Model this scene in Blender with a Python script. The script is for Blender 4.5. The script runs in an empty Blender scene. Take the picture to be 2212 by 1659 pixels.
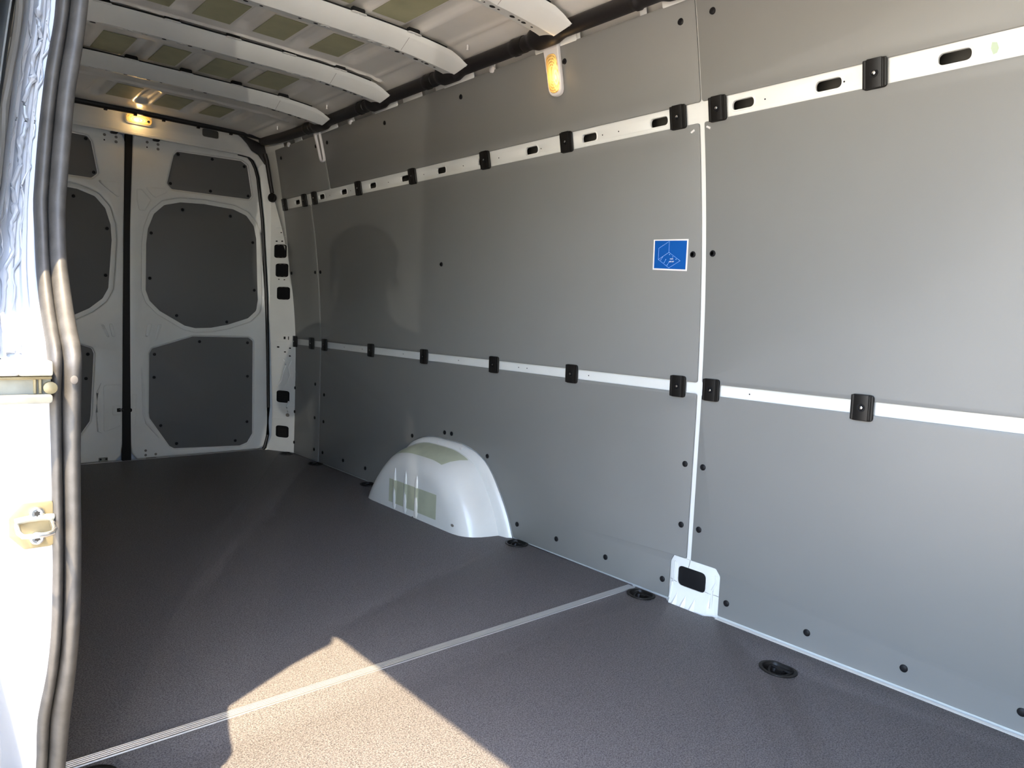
import bpy, bmesh, math, random
from mathutils import Vector, Matrix
random.seed(4)
sc = bpy.context.scene
COL = sc.collection
pi, sin, cos = math.pi, math.sin, math.cos

# ------------------------------------------------------------------ camera
F_PX = 1562.42
yaw, pitch, roll = .7148, -.0875, .043
fw = Vector((sin(yaw)*cos(pitch), cos(yaw)*cos(pitch), sin(pitch)))
r0 = Vector((cos(yaw), -sin(yaw), 0)); u0 = r0.cross(fw)
rt = cos(roll)*r0 + sin(roll)*u0; up = -sin(roll)*r0 + cos(roll)*u0
cam = bpy.data.cameras.new('camera'); camo = bpy.data.objects.new('camera', cam); COL.objects.link(camo)
cam.lens = F_PX/2212*36; cam.sensor_width = 36; cam.clip_start = .02; cam.clip_end = 200
camo.matrix_world = Matrix(((rt.x, up.x, -fw.x, -1.0034), (rt.y, up.y, -fw.y, 0.0), (rt.z, up.z, -fw.z, .8722), (0, 0, 0, 1)))
sc.camera = camo

# ------------------------------------------------------------------ sky, sun, exposure
SUN = Vector((.37, .30, -1)).normalized()
w = bpy.data.worlds.new('World'); sc.world = w; w.use_nodes = True
nt = w.node_tree; bg = nt.nodes['Background']
sky = nt.nodes.new('ShaderNodeTexSky'); sky.sky_type = 'NISHITA'; sky.sun_disc = False
sky.sun_elevation = math.asin(-SUN.z); sky.sun_rotation = math.atan2(-SUN.x, -SUN.y)
sky.air_density = 1.0; sky.dust_density = 1.2; sky.ozone_density = 1.3
nt.links.new(sky.outputs[0], bg.inputs[0]); bg.inputs[1].default_value = 1.45
sl = bpy.data.lights.new('sun', 'SUN'); so = bpy.data.objects.new('sun', sl); COL.objects.link(so)
sl.energy = 19; sl.angle = .0093; sl.color = (1, .79, .51)
so.rotation_euler = SUN.to_track_quat('-Z', 'Y').to_euler(); so.location = (-3, -1, 6)
gl = bpy.data.lights.new('head_shadow_spot', 'SPOT'); go = bpy.data.objects.new('head_shadow_spot', gl); COL.objects.link(go)
GS = Vector((-3.87, -5.14, .80)); go.location = GS     # added unseen spotlight, throws the photographer's shadow onto the right wall
go.rotation_euler = (Vector((.86, 3.35, 1.05))-GS).to_track_quat('-Z', 'Y').to_euler()
gl.energy = 520; gl.color = (1, .93, .82); gl.spot_size = math.radians(26); gl.spot_blend = .4; gl.shadow_soft_size = .018
vs = sc.view_settings; vs.view_transform = 'Standard'; vs.look = 'None'; vs.gamma = 1; vs.use_curve_mapping = False
vs.exposure = 0.35
try:
    sc.cycles.max_bounces = 14; sc.cycles.diffuse_bounces = 8; sc.cycles.sample_clamp_indirect = 6
except Exception: pass

# ------------------------------------------------------------------ materials
def mat(name, col, rough=.5, metal=0, coat=0, bump=None, var=None, spec=.5, coord='Object'):
    m = bpy.data.materials.new(name); m.use_nodes = True; n = m.node_tree; b = n.nodes['Principled BSDF']
    b.inputs['Base Color'].default_value = (*col, 1); b.inputs['Roughness'].default_value = rough
    b.inputs['Metallic'].default_value = metal; b.inputs['Specular IOR Level'].default_value = spec
    if coat: b.inputs['Coat Weight'].default_value = coat; b.inputs['Coat Roughness'].default_value = .06
    tc = n.nodes.new('ShaderNodeTexCoord')
    nz = n.nodes.new('ShaderNodeTexNoise'); nz.inputs['Scale'].default_value = (var or (6,))[0]; nz.inputs['Detail'].default_value = 4
    n.links.new(tc.outputs[coord], nz.inputs['Vector'])
    k = var[1] if var else .04
    rp = n.nodes.new('ShaderNodeValToRGB'); n.links.new(nz.outputs['Fac'], rp.inputs['Fac'])
    rp.color_ramp.elements[0].position = .3; rp.color_ramp.elements[1].position = .7
    rp.color_ramp.elements[0].color = (*[c*(1-k) for c in col], 1); rp.color_ramp.elements[1].color = (*[min(1, c*(1+k)) for c in col], 1)
    n.links.new(rp.outputs[0], b.inputs['Base Color'])
    if bump:
        nb = n.nodes.new('ShaderNodeTexNoise'); nb.inputs['Scale'].default_value = bump[0]; nb.inputs['Detail'].default_value = bump[3] if len(bump) > 3 else 2
        n.links.new(tc.outputs[coord], nb.inputs['Vector'])
        bp = n.nodes.new('ShaderNodeBump'); bp.inputs['Strength'].default_value = bump[1]; bp.inputs['Distance'].default_value = bump[2]
        n.links.new(nb.outputs['Fac'], bp.inputs['Height']); n.links.new(bp.outputs[0], b.inputs['Normal'])
    return m
M = {}
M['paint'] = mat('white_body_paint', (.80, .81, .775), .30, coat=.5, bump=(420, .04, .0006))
M['paint_roof'] = mat('roof_primer_paint', (.86, .83, .77), .36, coat=.3, bump=(300, .05, .0006))
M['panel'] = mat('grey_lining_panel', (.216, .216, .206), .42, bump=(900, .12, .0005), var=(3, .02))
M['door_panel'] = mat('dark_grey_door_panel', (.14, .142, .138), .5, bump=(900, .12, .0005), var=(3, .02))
M['plastic'] = mat('black_plastic', (.010, .009, .008), .42, spec=.28)
M['plug'] = mat('black_plug_plastic', (.009, .009, .010), .5, spec=.22)
M['duct'] = mat('black_ribbed_duct', (.010, .008, .008), .5, bump=(60, .2, .003))
M['rubber'] = mat('black_rubber_seal', (.050, .048, .045), .55, bump=(250, .25, .001, 4), var=(40, .25))
M['alu'] = mat('brushed_aluminium', (.62, .62, .62), .35, metal=.85)
M['steel'] = mat('bright_steel', (.75, .75, .73), .22, metal=1)
M['zinc'] = mat('yellow_zinc_plate', (.24, .20, .11), .45, metal=.2, bump=(60, .2, .002), var=(25, .2))
M['zinc_grey'] = mat('grey_zinc_plate', (.26, .26, .22), .5, metal=.2, bump=(50, .3, .002), var=(30, .2))
M['film'] = mat('olive_damping_film', (.42, .41, .25), .5, var=(9, .12))
M['film_arch'] = mat('pale_olive_foam_pad', (.47, .50, .37), .7, var=(14, .08), bump=(500, .2, .001))
M['dark'] = mat('dark_cavity', (.012, .012, .012), .8)
M['behind'] = mat('cavity_sheet', (.10, .10, .085), .6)
M['hole'] = mat('drilled_hole_shadow', (.006, .006, .006), .9)
M['greyplug'] = mat('grey_body_plug', (.22, .20, .17), .5)
M['button_grey'] = mat('dusty_button', (.11, .10, .09), .6)
M['green'] = mat('pale_green_marker', (.42, .52, .38), .5)
M['stick_w'] = mat('sticker_white', (.80, .78, .76), .4)
M['stick_b'] = mat('sticker_blue', (.003, .085, .36), .4)
M['stick_l'] = mat('sticker_pale_line', (.38, .58, 1.0), .4)
M['ground'] = mat('pale_concrete_yard', (.66, .58, .47), .85, bump=(12, .5, .01, 6), var=(.8, .12))
M['paint_sky_tint'] = mat('white_paint_sky_tint', (.44, .47, .52), .28, coat=.5, bump=(420, .04, .0006))  # white body paint dimmed and blued, open-sky shade put into the colour
M['ext'] = mat('body_paint_sky_blued', (.60, .68, .78), .25, coat=.6)  # white outer body, blue of the reflected sky put into its colour

def floor_mat():
    m = bpy.data.materials.new('grained_floor_board'); m.use_nodes = True; n = m.node_tree; b = n.nodes['Principled BSDF']
    tc = n.nodes.new('ShaderNodeTexCoord')
    v = n.nodes.new('ShaderNodeTexNoise'); v.inputs['Scale'].default_value = 330; v.inputs['Detail'].default_value = 2.5; v.inputs['Distortion'].default_value = .6
    n.links.new(tc.outputs['Object'], v.inputs['Vector'])
    rp = n.nodes.new('ShaderNodeValToRGB'); n.links.new(v.outputs['Fac'], rp.inputs['Fac'])
    rp.color_ramp.elements[0].position = .38; rp.color_ramp.elements[1].position = .62
    rp.color_ramp.elements[0].color = (.060, .057, .060, 1); rp.color_ramp.elements[1].color = (.165, .157, .160, 1)
    n.links.new(rp.outputs[0], b.inputs['Base Color'])
    bp = n.nodes.new('ShaderNodeBump'); bp.inputs['Strength'].default_value = .8; bp.inputs['Distance'].default_value = .0018
    n.links.new(v.outputs['Fac'], bp.inputs['Height']); n.links.new(bp.outputs[0], b.inputs['Normal'])
    b.inputs['Roughness'].default_value = .55; b.inputs['Specular IOR Level'].default_value = .35
    return m
M['floor'] = floor_mat()

def lens_mat(name, axis, centre, half, power, ring=1.0):
    """warm lamp lens: rings of relief, glowing round the bulb (object coordinates)"""
    m = bpy.data.materials.new(name); m.use_nodes = True; n = m.node_tree; b = n.nodes['Principled BSDF']
    tc = n.nodes.new('ShaderNodeTexCoord'); mp = n.nodes.new('ShaderNodeMapping'); mp.vector_type = 'POINT'
    mp.inputs['Location'].default_value = [-c*s for c, s in zip(centre, [1/h for h in half])]
    mp.inputs['Scale'].default_value = [1/h for h in half]
    n.links.new(tc.outputs['Object'], mp.inputs['Vector'])
    ln = n.nodes.new('ShaderNodeVectorMath'); ln.operation = 'LENGTH'; n.links.new(mp.outputs[0], ln.inputs[0])
    rp = n.nodes.new('ShaderNodeValToRGB'); n.links.new(ln.outputs['Value'], rp.inputs['Fac'])
    e = rp.color_ramp.elements; e[0].position = 0; e[0].color = (1, 1, 1, 1); e[1].position = 1; e[1].color = (.012, .012, .012, 1)
    x = e.new(.30); x.color = (.55, .55, .55, 1); x = e.new(.55); x.color = (.09, .09, .09, 1)
    wv = n.nodes.new('ShaderNodeMath'); wv.operation = 'SINE'
    ml = n.nodes.new('ShaderNodeMath'); ml.operation = 'MULTIPLY'; ml.inputs[1].default_value = 32*ring
    n.links.new(ln.outputs['Value'], ml.inputs[0]); n.links.new(ml.outputs[0], wv.inputs[0])
    ma = n.nodes.new('ShaderNodeMath'); ma.operation = 'MULTIPLY_ADD'; ma.inputs[1].default_value = .40; ma.inputs[2].default_value = .60
    n.links.new(wv.outputs[0], ma.inputs[0])
    mu = n.nodes.new('ShaderNodeMath'); mu.operation = 'MULTIPLY'; n.links.new(ma.outputs[0], mu.inputs[0]); n.links.new(rp.outputs[0], mu.inputs[1])
    mm = n.nodes.new('ShaderNodeMath'); mm.operation = 'MULTIPLY'; mm.inputs[1].default_value = power; n.links.new(mu.outputs[0], mm.inputs[0])
    b.inputs['Base Color'].default_value = (.55, .36, .14, 1); b.inputs['Roughness'].default_value = .2
    b.inputs['Emission Color'].default_value = (1, .56, .13, 1); n.links.new(mm.outputs[0], b.inputs['Emission Strength'])
    return m

# ------------------------------------------------------------------ helpers
ORG = {}
def finish(bm, name, m, parent=None, ang=38, smooth=True, props=None):
    """link bm (world coordinates) as one mesh object under parent"""
    bm.normal_update()
    if smooth:
        for f in bm.faces: f.smooth = True
        for e in bm.edges:
            if len(e.link_faces) == 2 and e.calc_face_angle(0) > math.radians(ang): e.smooth = False
    o0 = ORG.get(parent.name, Vector()) if parent else Vector()
    bmesh.ops.translate(bm, verts=bm.verts, vec=-o0)
    me = bpy.data.meshes.new(name); bm.to_mesh(me); bm.free()
    if m: me.materials.append(M[m] if isinstance(m, str) else m)
    o = bpy.data.objects.new(name, me); COL.objects.link(o)
    if parent: o.parent = parent; ORG[o.name] = o0
    else: ORG[o.name] = Vector()
    for k, v in (props or {}).items(): o[k] = v
    return o
def empty(name, loc, label=None, cat=None, group=None, kind=None):
    o = bpy.data.objects.new(name, None); COL.objects.link(o); o.location = loc; ORG[o.name] = Vector(loc); o.empty_display_size = .03
    tag(o, label, cat, group, kind); return o
def tag(o, label=None, cat=None, group=None, kind=None):
    if label: o['label'] = label
    if cat: o['category'] = cat
    if group: o['group'] = group
    if kind: o['kind'] = kind
    return o
def dup(root, delta, label):
    c = root.copy(); COL.objects.link(c); c.location = root.location + Vector(delta); c['label'] = label
    for ch in list(root.children):
        d = ch.copy(); COL.objects.link(d); d.parent = c
        for g in list(ch.children):
            h = g.copy(); COL.objects.link(h); h.parent = d
    return c
def apply(bm, fn):
    for v in bm.verts: v.co = Vector(fn(v.co.x, v.co.y, v.co.z))
    return bm
def merge(bm, other):
    me = bpy.data.meshes.new('t'); other.to_mesh(me); other.free(); bm.from_mesh(me); bpy.data.meshes.remove(me); return bm
def area2(p): return sum(p[i][0]*p[(i+1) % len(p)][1]-p[(i+1) % len(p)][0]*p[i][1] for i in range(len(p)))
def rpoly(pts, r, n=5):
    """round the corners of a polygon; r one radius or a list"""
    out = []; N = len(pts)
    for i in range(N):
        a, b, c = Vector(pts[i-1]), Vector(pts[i]), Vector(pts[(i+1) % N]); rr = r[i] if isinstance(r, (list, tuple)) else r
        d1 = (a-b); d2 = (c-b); l1, l2 = d1.length, d2.length; d1.normalize(); d2.normalize()
        an = d1.angle(d2); 
        if rr <= 0 or an > 3.1: out.append(tuple(b)); continue
        t = min(rr/math.tan(an/2), l1*.49, l2*.49); p, q = b+d1*t, b+d2*t
        for k in range(n+1):
            s = k/n; out.append(tuple(p.lerp(b, s).lerp(b.lerp(q, s), s)))
    return out
def rect(u0, v0, u1, v1, r=0, n=5):
    p = [(u0, v0), (u1, v0), (u1, v1), (u0, v1)]
    return rpoly(p, r, n) if r else p
def circ(u, v, r, n=14, ru=None): return [(u+(ru or r)*cos(2*pi*k/n), v+r*sin(2*pi*k/n)) for k in range(n)]
def offset(p, d):
    if area2(p) < 0: p = p[::-1]
    out = []; N = len(p)
    for i in range(N):
        a, b, c = Vector(p[i-1]), Vector(p[i]), Vector(p[(i+1) % N])
        e1 = (b-a); e2 = (c-b)
        if e1.length < 1e-7 or e2.length < 1e-7: out.append(tuple(b)); continue
        e1.normalize(); e2.normalize(); n1 = Vector((e1.y, -e1.x)); n2 = Vector((e2.y, -e2.x)); m = (n1+n2)
        if m.length < 1e-6: m = n1
        m.normalize(); out.append(tuple(b+m*(d/max(.5, m.dot(n1)))))
    return out
def plate(outer, holes=(), t=.004, bev=0, fn=None, vcuts=(), ucuts=(), bres=1):
    """flat sheet in (u,v), w from 0 to t, real holes, rounded edges, then bent by fn"""
    cu = bpy.data.curves.new('t', 'CURVE'); cu.dimensions = '2D'; cu.fill_mode = 'BOTH'
    bev = min(bev, t/2); cu.extrude = max(t/2-bev, 1e-5); cu.bevel_depth = bev; cu.bevel_resolution = bres; cu.offset = -bev
    for p in [outer, *holes]:
        s = cu.splines.new('POLY'); s.points.add(len(p)-1); s.use_cyclic_u = True
        for i, q in enumerate(p): s.points[i].co = (q[0], q[1], 0, 1)
    o = bpy.data.objects.new('t', cu); me = bpy.data.meshes.new_from_object(o)
    bpy.data.objects.remove(o); bpy.data.curves.remove(cu)
    bm = bmesh.new(); bm.from_mesh(me); bpy.data.meshes.remove(me)
    bmesh.ops.remove_doubles(bm, verts=bm.verts, dist=1e-5)
    bmesh.ops.translate(bm, verts=bm.verts, vec=(0, 0, t/2))
    for c in vcuts: bmesh.ops.bisect_plane(bm, geom=bm.verts[:]+bm.edges[:]+bm.faces[:], plane_co=(0, c, 0), plane_no=(0, 1, 0))
    for c in ucuts: bmesh.ops.bisect_plane(bm, geom=bm.verts[:]+bm.edges[:]+bm.faces[:], plane_co=(c, 0, 0), plane_no=(1, 0, 0))
    bmesh.ops.recalc_face_normals(bm, faces=bm.faces)
    if fn: apply(bm, fn)
    return bm
def loft(rows, closed=False, cap=False):
    bm = bmesh.new(); vs_ = [[bm.verts.new(p) for p in r] for r in rows]; n = len(rows[0])
    for a, b in zip(vs_, vs_[1:]):
        for i in range(n if closed else n-1):
            j = (i+1) % n
            try: bm.faces.new((a[i], a[j], b[j], b[i]))
            except ValueError: pass
    if cap:
        bm.faces.new(vs_[0][::-1]); bm.faces.new(vs_[-1])
    bmesh.ops.recalc_face_normals(bm, faces=bm.faces)
    return bm
def tube(pts, rad, n=10, flat=1.0, cap=True, upv=(0, 0, 1)):
    rows = []; P = [Vector(p) for p in pts]
    for i, p in enumerate(P):
        t = (P[min(i+1, len(P)-1)]-P[max(i-1, 0)]).normalized(); a = t.cross(Vector(upv))
        if a.length < 1e-3: a = t.cross(Vector((0, 1, 0)))
        a.normalize(); b = a.cross(t).normalized(); r = rad[i] if isinstance(rad, (list, tuple)) else rad
        rows.append([p+a*r*cos(2*pi*k/n)+b*r*flat*sin(2*pi*k/n) for k in range(n)])
    return loft(rows, True, cap)
def box(x0, y0, z0, x1, y1, z1, bev=0):
    bm = bmesh.new(); bmesh.ops.create_cube(bm, size=1)
    bmesh.ops.scale(bm, verts=bm.verts, vec=(x1-x0, y1-y0, z1-z0)); bmesh.ops.translate(bm, verts=bm.verts, vec=((x0+x1)/2, (y0+y1)/2, (z0+z1)/2))
    if bev: bmesh.ops.bevel(bm, geom=bm.edges[:], offset=bev, segments=2, affect='EDGES')
    return bm
def spline(tab, x):
    """smooth interpolation through (x, y) rows"""
    n = len(tab)
    if x <= tab[0][0]: return tab[0][1]
    if x >= tab[-1][0]: return tab[-1][1]
    for i in range(n-1):
        if x <= tab[i+1][0]:
            x0, y0 = tab[i]; x1, y1 = tab[i+1]; h = x1-x0; s = (x-x0)/h
            def sl_(k):
                if k <= 0: return (tab[1][1]-tab[0][1])/(tab[1][0]-tab[0][0])
                if k >= n-1: return (tab[-1][1]-tab[-2][1])/(tab[-1][0]-tab[-2][0])
                return (tab[k+1][1]-tab[k-1][1])/(tab[k+1][0]-tab[k-1][0])
            return (2*s**3-3*s*s+1)*y0+(s**3-2*s*s+s)*h*sl_(i)+(-2*s**3+3*s*s)*y1+(s**3-s*s)*h*sl_(i+1)

# inner face of the side lining: half width at height z
def wx(z): return .888-.09*max(0, z-.55)**2.15
def wallmap(off=0): return lambda u, v, w: (wx(v)-w-off, u, v)
VC = [.6+.06*i for i in range(22)]

YF, YR = -.50, 4.42     # bulkhead and rear door plane
# ================================================================== SETTING
# ---- ground outside
bm = bmesh.new(); bmesh.ops.create_grid(bm, x_segments=2, y_segments=2, size=25); bmesh.ops.translate(bm, verts=bm.verts, vec=(0, 2, -.66))
tag(finish(bm, 'ground', 'ground', smooth=False), kind='structure')

# ---- floor: base sheet, two grained boards and the aluminium joint strip
rings = [(.727, .893), (.84, 1.437), (.852, 2.069), (.856, 3.235), (.852, 3.838), (.834, 4.20)]
def dshape(cx, cy, s=1.0, flip=1):
    pts = []
    for k in range(28):
        a = 2*pi*k/28; x, y = .041*cos(a), .0475*sin(a)
        x = min(x, .034)
        pts.append((cx+flip*x*s, cy+y*s))
    return pts if flip > 0 else pts[::-1]
floor = finish(box(-.835, YF, -.06, .95, 4.47, -.030), 'floor', 'paint', smooth=False); tag(floor, kind='structure')
YS = 1.503
hol = [dshape(x, y) for x, y in rings]
left_ring = (-.735, 1.425)
b1 = plate([(-.79, YS+.008), (.886, YS+.008), (.886, 4.38), (.80, 4.44), (-.80, 4.44)], hol[2:], .014, .0015, lambda u, v, w: (u, v, w-.014))
finish(b1, 'floor_board', 'floor', floor)
b2 = plate([(-.79, YF+.02), (.881, YF+.02), (.881, 1.195), (.862, 1.215), (.862, 1.345), (.884, 1.37), (.884, YS-.008), (-.79, YS-.008)], hol[:2]+[dshape(*left_ring, 1.0, -1)], .014, .0015, lambda u, v, w: (u, v, w-.014))
finish(b2, 'floor_board', 'floor', floor)
# ribbed strip
prof = []
W2 = .0155
for i in range(25):
    s = i/24; u = -W2+2*W2*s; h = .0028 if 0 < i < 24 else .0003
    if i in (5, 6, 10, 11, 15, 16, 20): h = .0014
    prof.append((u, h))
bm = loft([[(x, YS+u, h) for u, h in prof] for x in (-.785, -.3, .3, .872)])
o = finish(bm, 'joint_strip', 'alu', floor, ang=20); o['label'] = 'ribbed aluminium joint strip'

# ---- right side wall: painted body sheet with slotted upper rail, grey lining panels
SLOTS = [.638, .925, 1.167, 1.457, 1.75, 2.04, 2.33, 2.617, 2.907, 3.197, 3.493, 3.745, 4.055]
holes = [rect(y-.035, 1.486, y+.035, 1.514, .0138, 6) for y in SLOTS]
holes += [rect(y-.035, 1.486, y+.035, 1.514, .0138, 6) for y in (.345, .05, -.25)]
for a, b in ((2.58, 2.68), (1.965, 2.19), (2.22, 2.34), (1.50, 1.58+.17), (1.37, 1.475), (3.10, 3.27), (3.34, 3.47), (2.83, 2.96), (3.72, 3.86), (3.95, 4.1), (1.0, 1.25), (.7, .9)):
    holes.append(rect(a, 1.785, b, 1.828, .01, 3))
outer = [(YF, -.03), (4.40, -.03), (4.40, 1.86), (YF, 1.86)]
wall = finish(plate(outer, holes, .003, .001, lambda u, v, w: (wx(v)-w+.010, u, v), VC+[1.4, 1.55, 1.75]), 'wall_right', 'paint'); tag(wall, kind='structure')
rim = bmesh.new()
for y in SLOTS+[.345]:
    merge(rim, plate(rect(y-.038, 1.483, y+.038, 1.517, .0168, 6), [rect(y-.0335, 1.4875, y+.0335, 1.5125, .0124, 6)], .010, .0015, lambda u, v, w: (wx(v)+.0155-w, u, v)))
finish(rim, 'slot_rim', 'paint', wall)
finish(loft([[(wx(v)+.085, y, v) for v in [i*.1-.05 for i in range(20)]] for y in (YF, 4.3)]), 'outer_skin', 'behind', wall)
# green paint mark
finish(plate([(.556, 1.489), (.563, 1.487), (.568, 1.500), (.566, 1.512), (.557, 1.510), (.553, 1.498)], (), .0006, 0, lambda u, v, w: (wx(v)+.0068-w, u, v)), 'paint_mark', 'green', wall)
small = bmesh.new()
for y in (.905-.02, 1.10, 1.62, 1.69, 1.99, 2.23, 2.46, 2.60, 2.75, 3.05, 3.35, 3.42, 3.65): merge(small, plate(circ(y, 1.4985, .0022, 8), (), .0006, 0, lambda u, v, w: (wx(v)+.0068-w, u, v)))
for y in (1.13, 1.19+.58, 2.1, 2.15, 2.55, 3.0, 3.4, 3.6): merge(small, plate(circ(y, .688, .0022, 8), (), .0006, 0, lambda u, v, w: (wx(v)+.0068-w, u, v)))
finish(small, 'drilled_holes', 'hole', wall)

archY, archA, archH = 2.600, .466, .328
GT = [(0, 1), (.15, .998), (.25, .990), (.43, .94), (.57, .855), (.66, .755), (.745, .62), (.872, .37), (.95, .17), (1, 0)]
def arch_g(d): return spline(GT, min(1, abs(d)))
def arch_out(scale=1.0, n=30):
    out = []
    for k in range(n+1):
        d = -cos(pi*k/n); d = (1 if d > 0 else -1)*abs(d)**.9
        out.append((archY+d*archA*scale, archH*scale*arch_g(d)))
    return out
PLUGR = .0096
def panel(outer, name='lining_panel', holes_=(), plugs=(), screws=(), th=.006):
    p = finish(plate(outer, holes_, th, .0012, lambda u, v, w: (wx(v)+.005-w, u, v), [c for c in VC if min(q[1] for q in outer)+.01 < c < max(q[1] for q in outer)-.01]), name, 'panel', wall)
    for (y, z) in plugs:
        bm = tube([(wx(z)-.0012+.002, y, z), (wx(z)-.0032, y, z), (wx(z)-.0046, y, z), (wx(z)-.0054, y, z)], [PLUGR, PLUGR, PLUGR*.8, PLUGR*.3], 14)
        finish(bm, 'plug', 'plug', p)
    for (y, z) in screws:
        bm = tube([(wx(z)+.001, y, z), (wx(z)-.004, y, z), (wx(z)-.006, y, z), (wx(z)-.006, y, z), (wx(z)-.003, y, z)], [.0095, .0095, .0075, .005, .0045], 16)
        finish(bm, 'screw_cup', 'plug', p)
        bm = tube([(wx(z)-.003, y, z), (wx(z)-.0052, y, z), (wx(z)-.006, y, z)], [.0038, .0034, .001], 12)
        finish(bm, 'screw', 'steel', p)
    return p
R = .012
# upper row
panel(rpoly([(3.632, 1.528), (4.238, 1.528), (4.212, 1.803), (3.632, 1.803)], .01), plugs=[(3.70, 1.752), (4.15, 1.752)])
panel(rpoly([(1.3005, 1.528), (3.618, 1.528), (3.618, 1.803), (1.3005, 1.803)], .008), plugs=[(1.351, 1.751), (1.825, 1.751), (2.41, 1.751), (2.995, 1.751), (3.57, 1.751)])
panel(rpoly([(YF, 1.528), (1.2955, 1.528), (1.2955, 1.803), (YF, 1.803)], .008), plugs=[(1.244, 1.751), (.66, 1.751), (.1, 1.751)])
# middle row
panel(rpoly([(3.879, .706), (4.262, .706), (4.243, 1.471), (3.879, 1.471)], [.006, .006, .006, .02]), screws=[(4.225, 1.10), (3.905, 1.098)])
panel(rpoly([(1.3075, .706), (3.866, .706), (3.866, 1.471), (1.3075, 1.471)], [.008, .006, .006, .007]), screws=[(3.84, 1.098), (2.658, 1.106), (1.335, 1.096)])
panel(rpoly([(YF, .706), (1.2895, .706), (1.2895, 1.471), (YF, 1.471)], [.008, .008, .007, .008]), screws=[(1.265, 1.096), (0, 1.1)])
# lower row
panel(rpoly([(3.879, .004), (4.262, .004), (4.262, .671), (3.879, .671)], .006),
      plugs=[(3.93, .453), (3.93, .255), (3.93, .067), (4.205, .404), (4.205, .257), (4.207, .066)])
aro = arch_out(1.01)[1:-1]
lo = rpoly([(1.366, .004), (archY-archA*1.01, .004)]+aro+[(archY+archA*1.01, .004), (3.866, .004), (3.866, .671), (1.3065, .671), (1.3065, .148), (1.353, .148), (1.366, .125)],
           [0, 0]+[0]*len(aro)+[0, 0, .006, .007, .004, .008, .004], 4)
panel(lo, plugs=[(1.332, .447), (1.332, .252), (1.391, .057), (1.638, .060), (1.885, .061), (2.11, .062), (2.315, .303), (2.572, .360), (2.625, .358), (2.888, .304), (3.326, .065), (3.571, .064), (3.82, .066), (3.815, .247), (3.815, .402)])
ln = rpoly([(YF, .006), (1.181, .006), (1.181, .128), (1.197, .147), (1.2885, .148), (1.2885, .671), (YF, .671)], [0, .004, .012, .01, .003, .007, 0], 4)
panel(ln, plugs=[(1.266, .448), (1.266, .252), (1.153, .054), (.901, .055), (.650, .055), (.402, .054), (.15, .054), (-.1, .054)])
# floor gap angle in front of the near panel
finish(box(.870, YF, -.02, .886, 1.182, .0005, .0015), 'floor_edge_angle', 'paint', wall)

# pillar foot: pressed white plate with black access plug, seams and gussets
def footmap(u, v, w):
    s = max(0, 1-max(0, v)/.06)
    e = 1 if 1.215 < u < 1.35 else max(0, 1-min(abs(u-1.215), abs(u-1.35))/.018)
    return (wx(max(v, 0))+.009-w-.020*s*s*e-.004*e, u, v)
ft = finish(plate(rpoly([(1.183, -.02), (1.366, -.02), (1.366, .125), (1.353, .147), (1.197, .147), (1.183, .13)], [0, 0, .01, .008, .01, .01], 4),
                  [rect(1.231, .057, 1.334, .120, .018, 5)], .004, .001, footmap, [.01*i for i in range(0, 15)], [1.195, 1.205, 1.215, 1.228, 1.25, 1.28, 1.31, 1.337, 1.35, 1.358]), 'pillar_foot', 'paint', wall)
o = finish(plate(rect(1.2305, .0565, 1.3345, .1205, .018, 5), [], .003, .001, lambda u, v, w: (wx(v)+.008-w, u, v)), 'access_plug', 'plug', ft)
for u0 in (1.330, 1.298, 1.264):
    bm = bmesh.new(); q = []
    for (u, v, d) in ((u0+.012, -.005, .0), (u0-.012, -.005, .0), (u0-.003, .036, 0.0), (u0, -.005, .012)):
        x, y, z = footmap(u, v, .005+d); q.append(bm.verts.new((x, y, z)))
    for f in ((0, 3, 2), (3, 1, 2), (0, 1, 3)): bm.faces.new([q[i] for i in f])
    bmesh.ops.recalc_face_normals(bm, faces=bm.faces)
    finish(bm, 'gusset', 'paint', ft, smooth=False)
seam = bmesh.new()
merge(seam, tube([footmap(u, v, .0042) for u, v in ((1.291, .147), (1.292, .138), (1.296, .121))], .0008, 6))
merge(seam, tube([footmap(u, v, .0042) for u, v in ((1.232, .064), (1.21, .062), (1.2, .063), (1.184, .062))], .0008, 6))
merge(seam, tube([footmap(u, v, .0042) for u, v in ((1.336, .064), (1.346, .066), (1.352, .068), (1.362, .068))], .0008, 6))
finish(seam, 'seam_line', 'greyplug', ft)
bd = bmesh.new()
for a in (((1.207, .02), (1.207, .075), (1.197, .10), (1.197, .125)), ((1.352, .01), (1.352, .06), (1.347, .07), (1.345, .13))):
    merge(bd, tube([footmap(u, v, .003) for u, v in a], .0045, 8))
finish(bd, 'pressed_bead', 'paint', ft)
# the two slot plugs beneath the upper rail
for (y, z, a) in ((1.329, 1.451, .5), (1.275, 1.4535, -.5)):
    dy, dz = .0065*cos(a), .0065*sin(a)*-1
    finish(tube([(wx(z)-.0015, y-dy, z-dz), (wx(z)-.0015, y+dy, z+dz)], .0032, 8), 'slot_plug', 'stick_w', wall)
    
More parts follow.
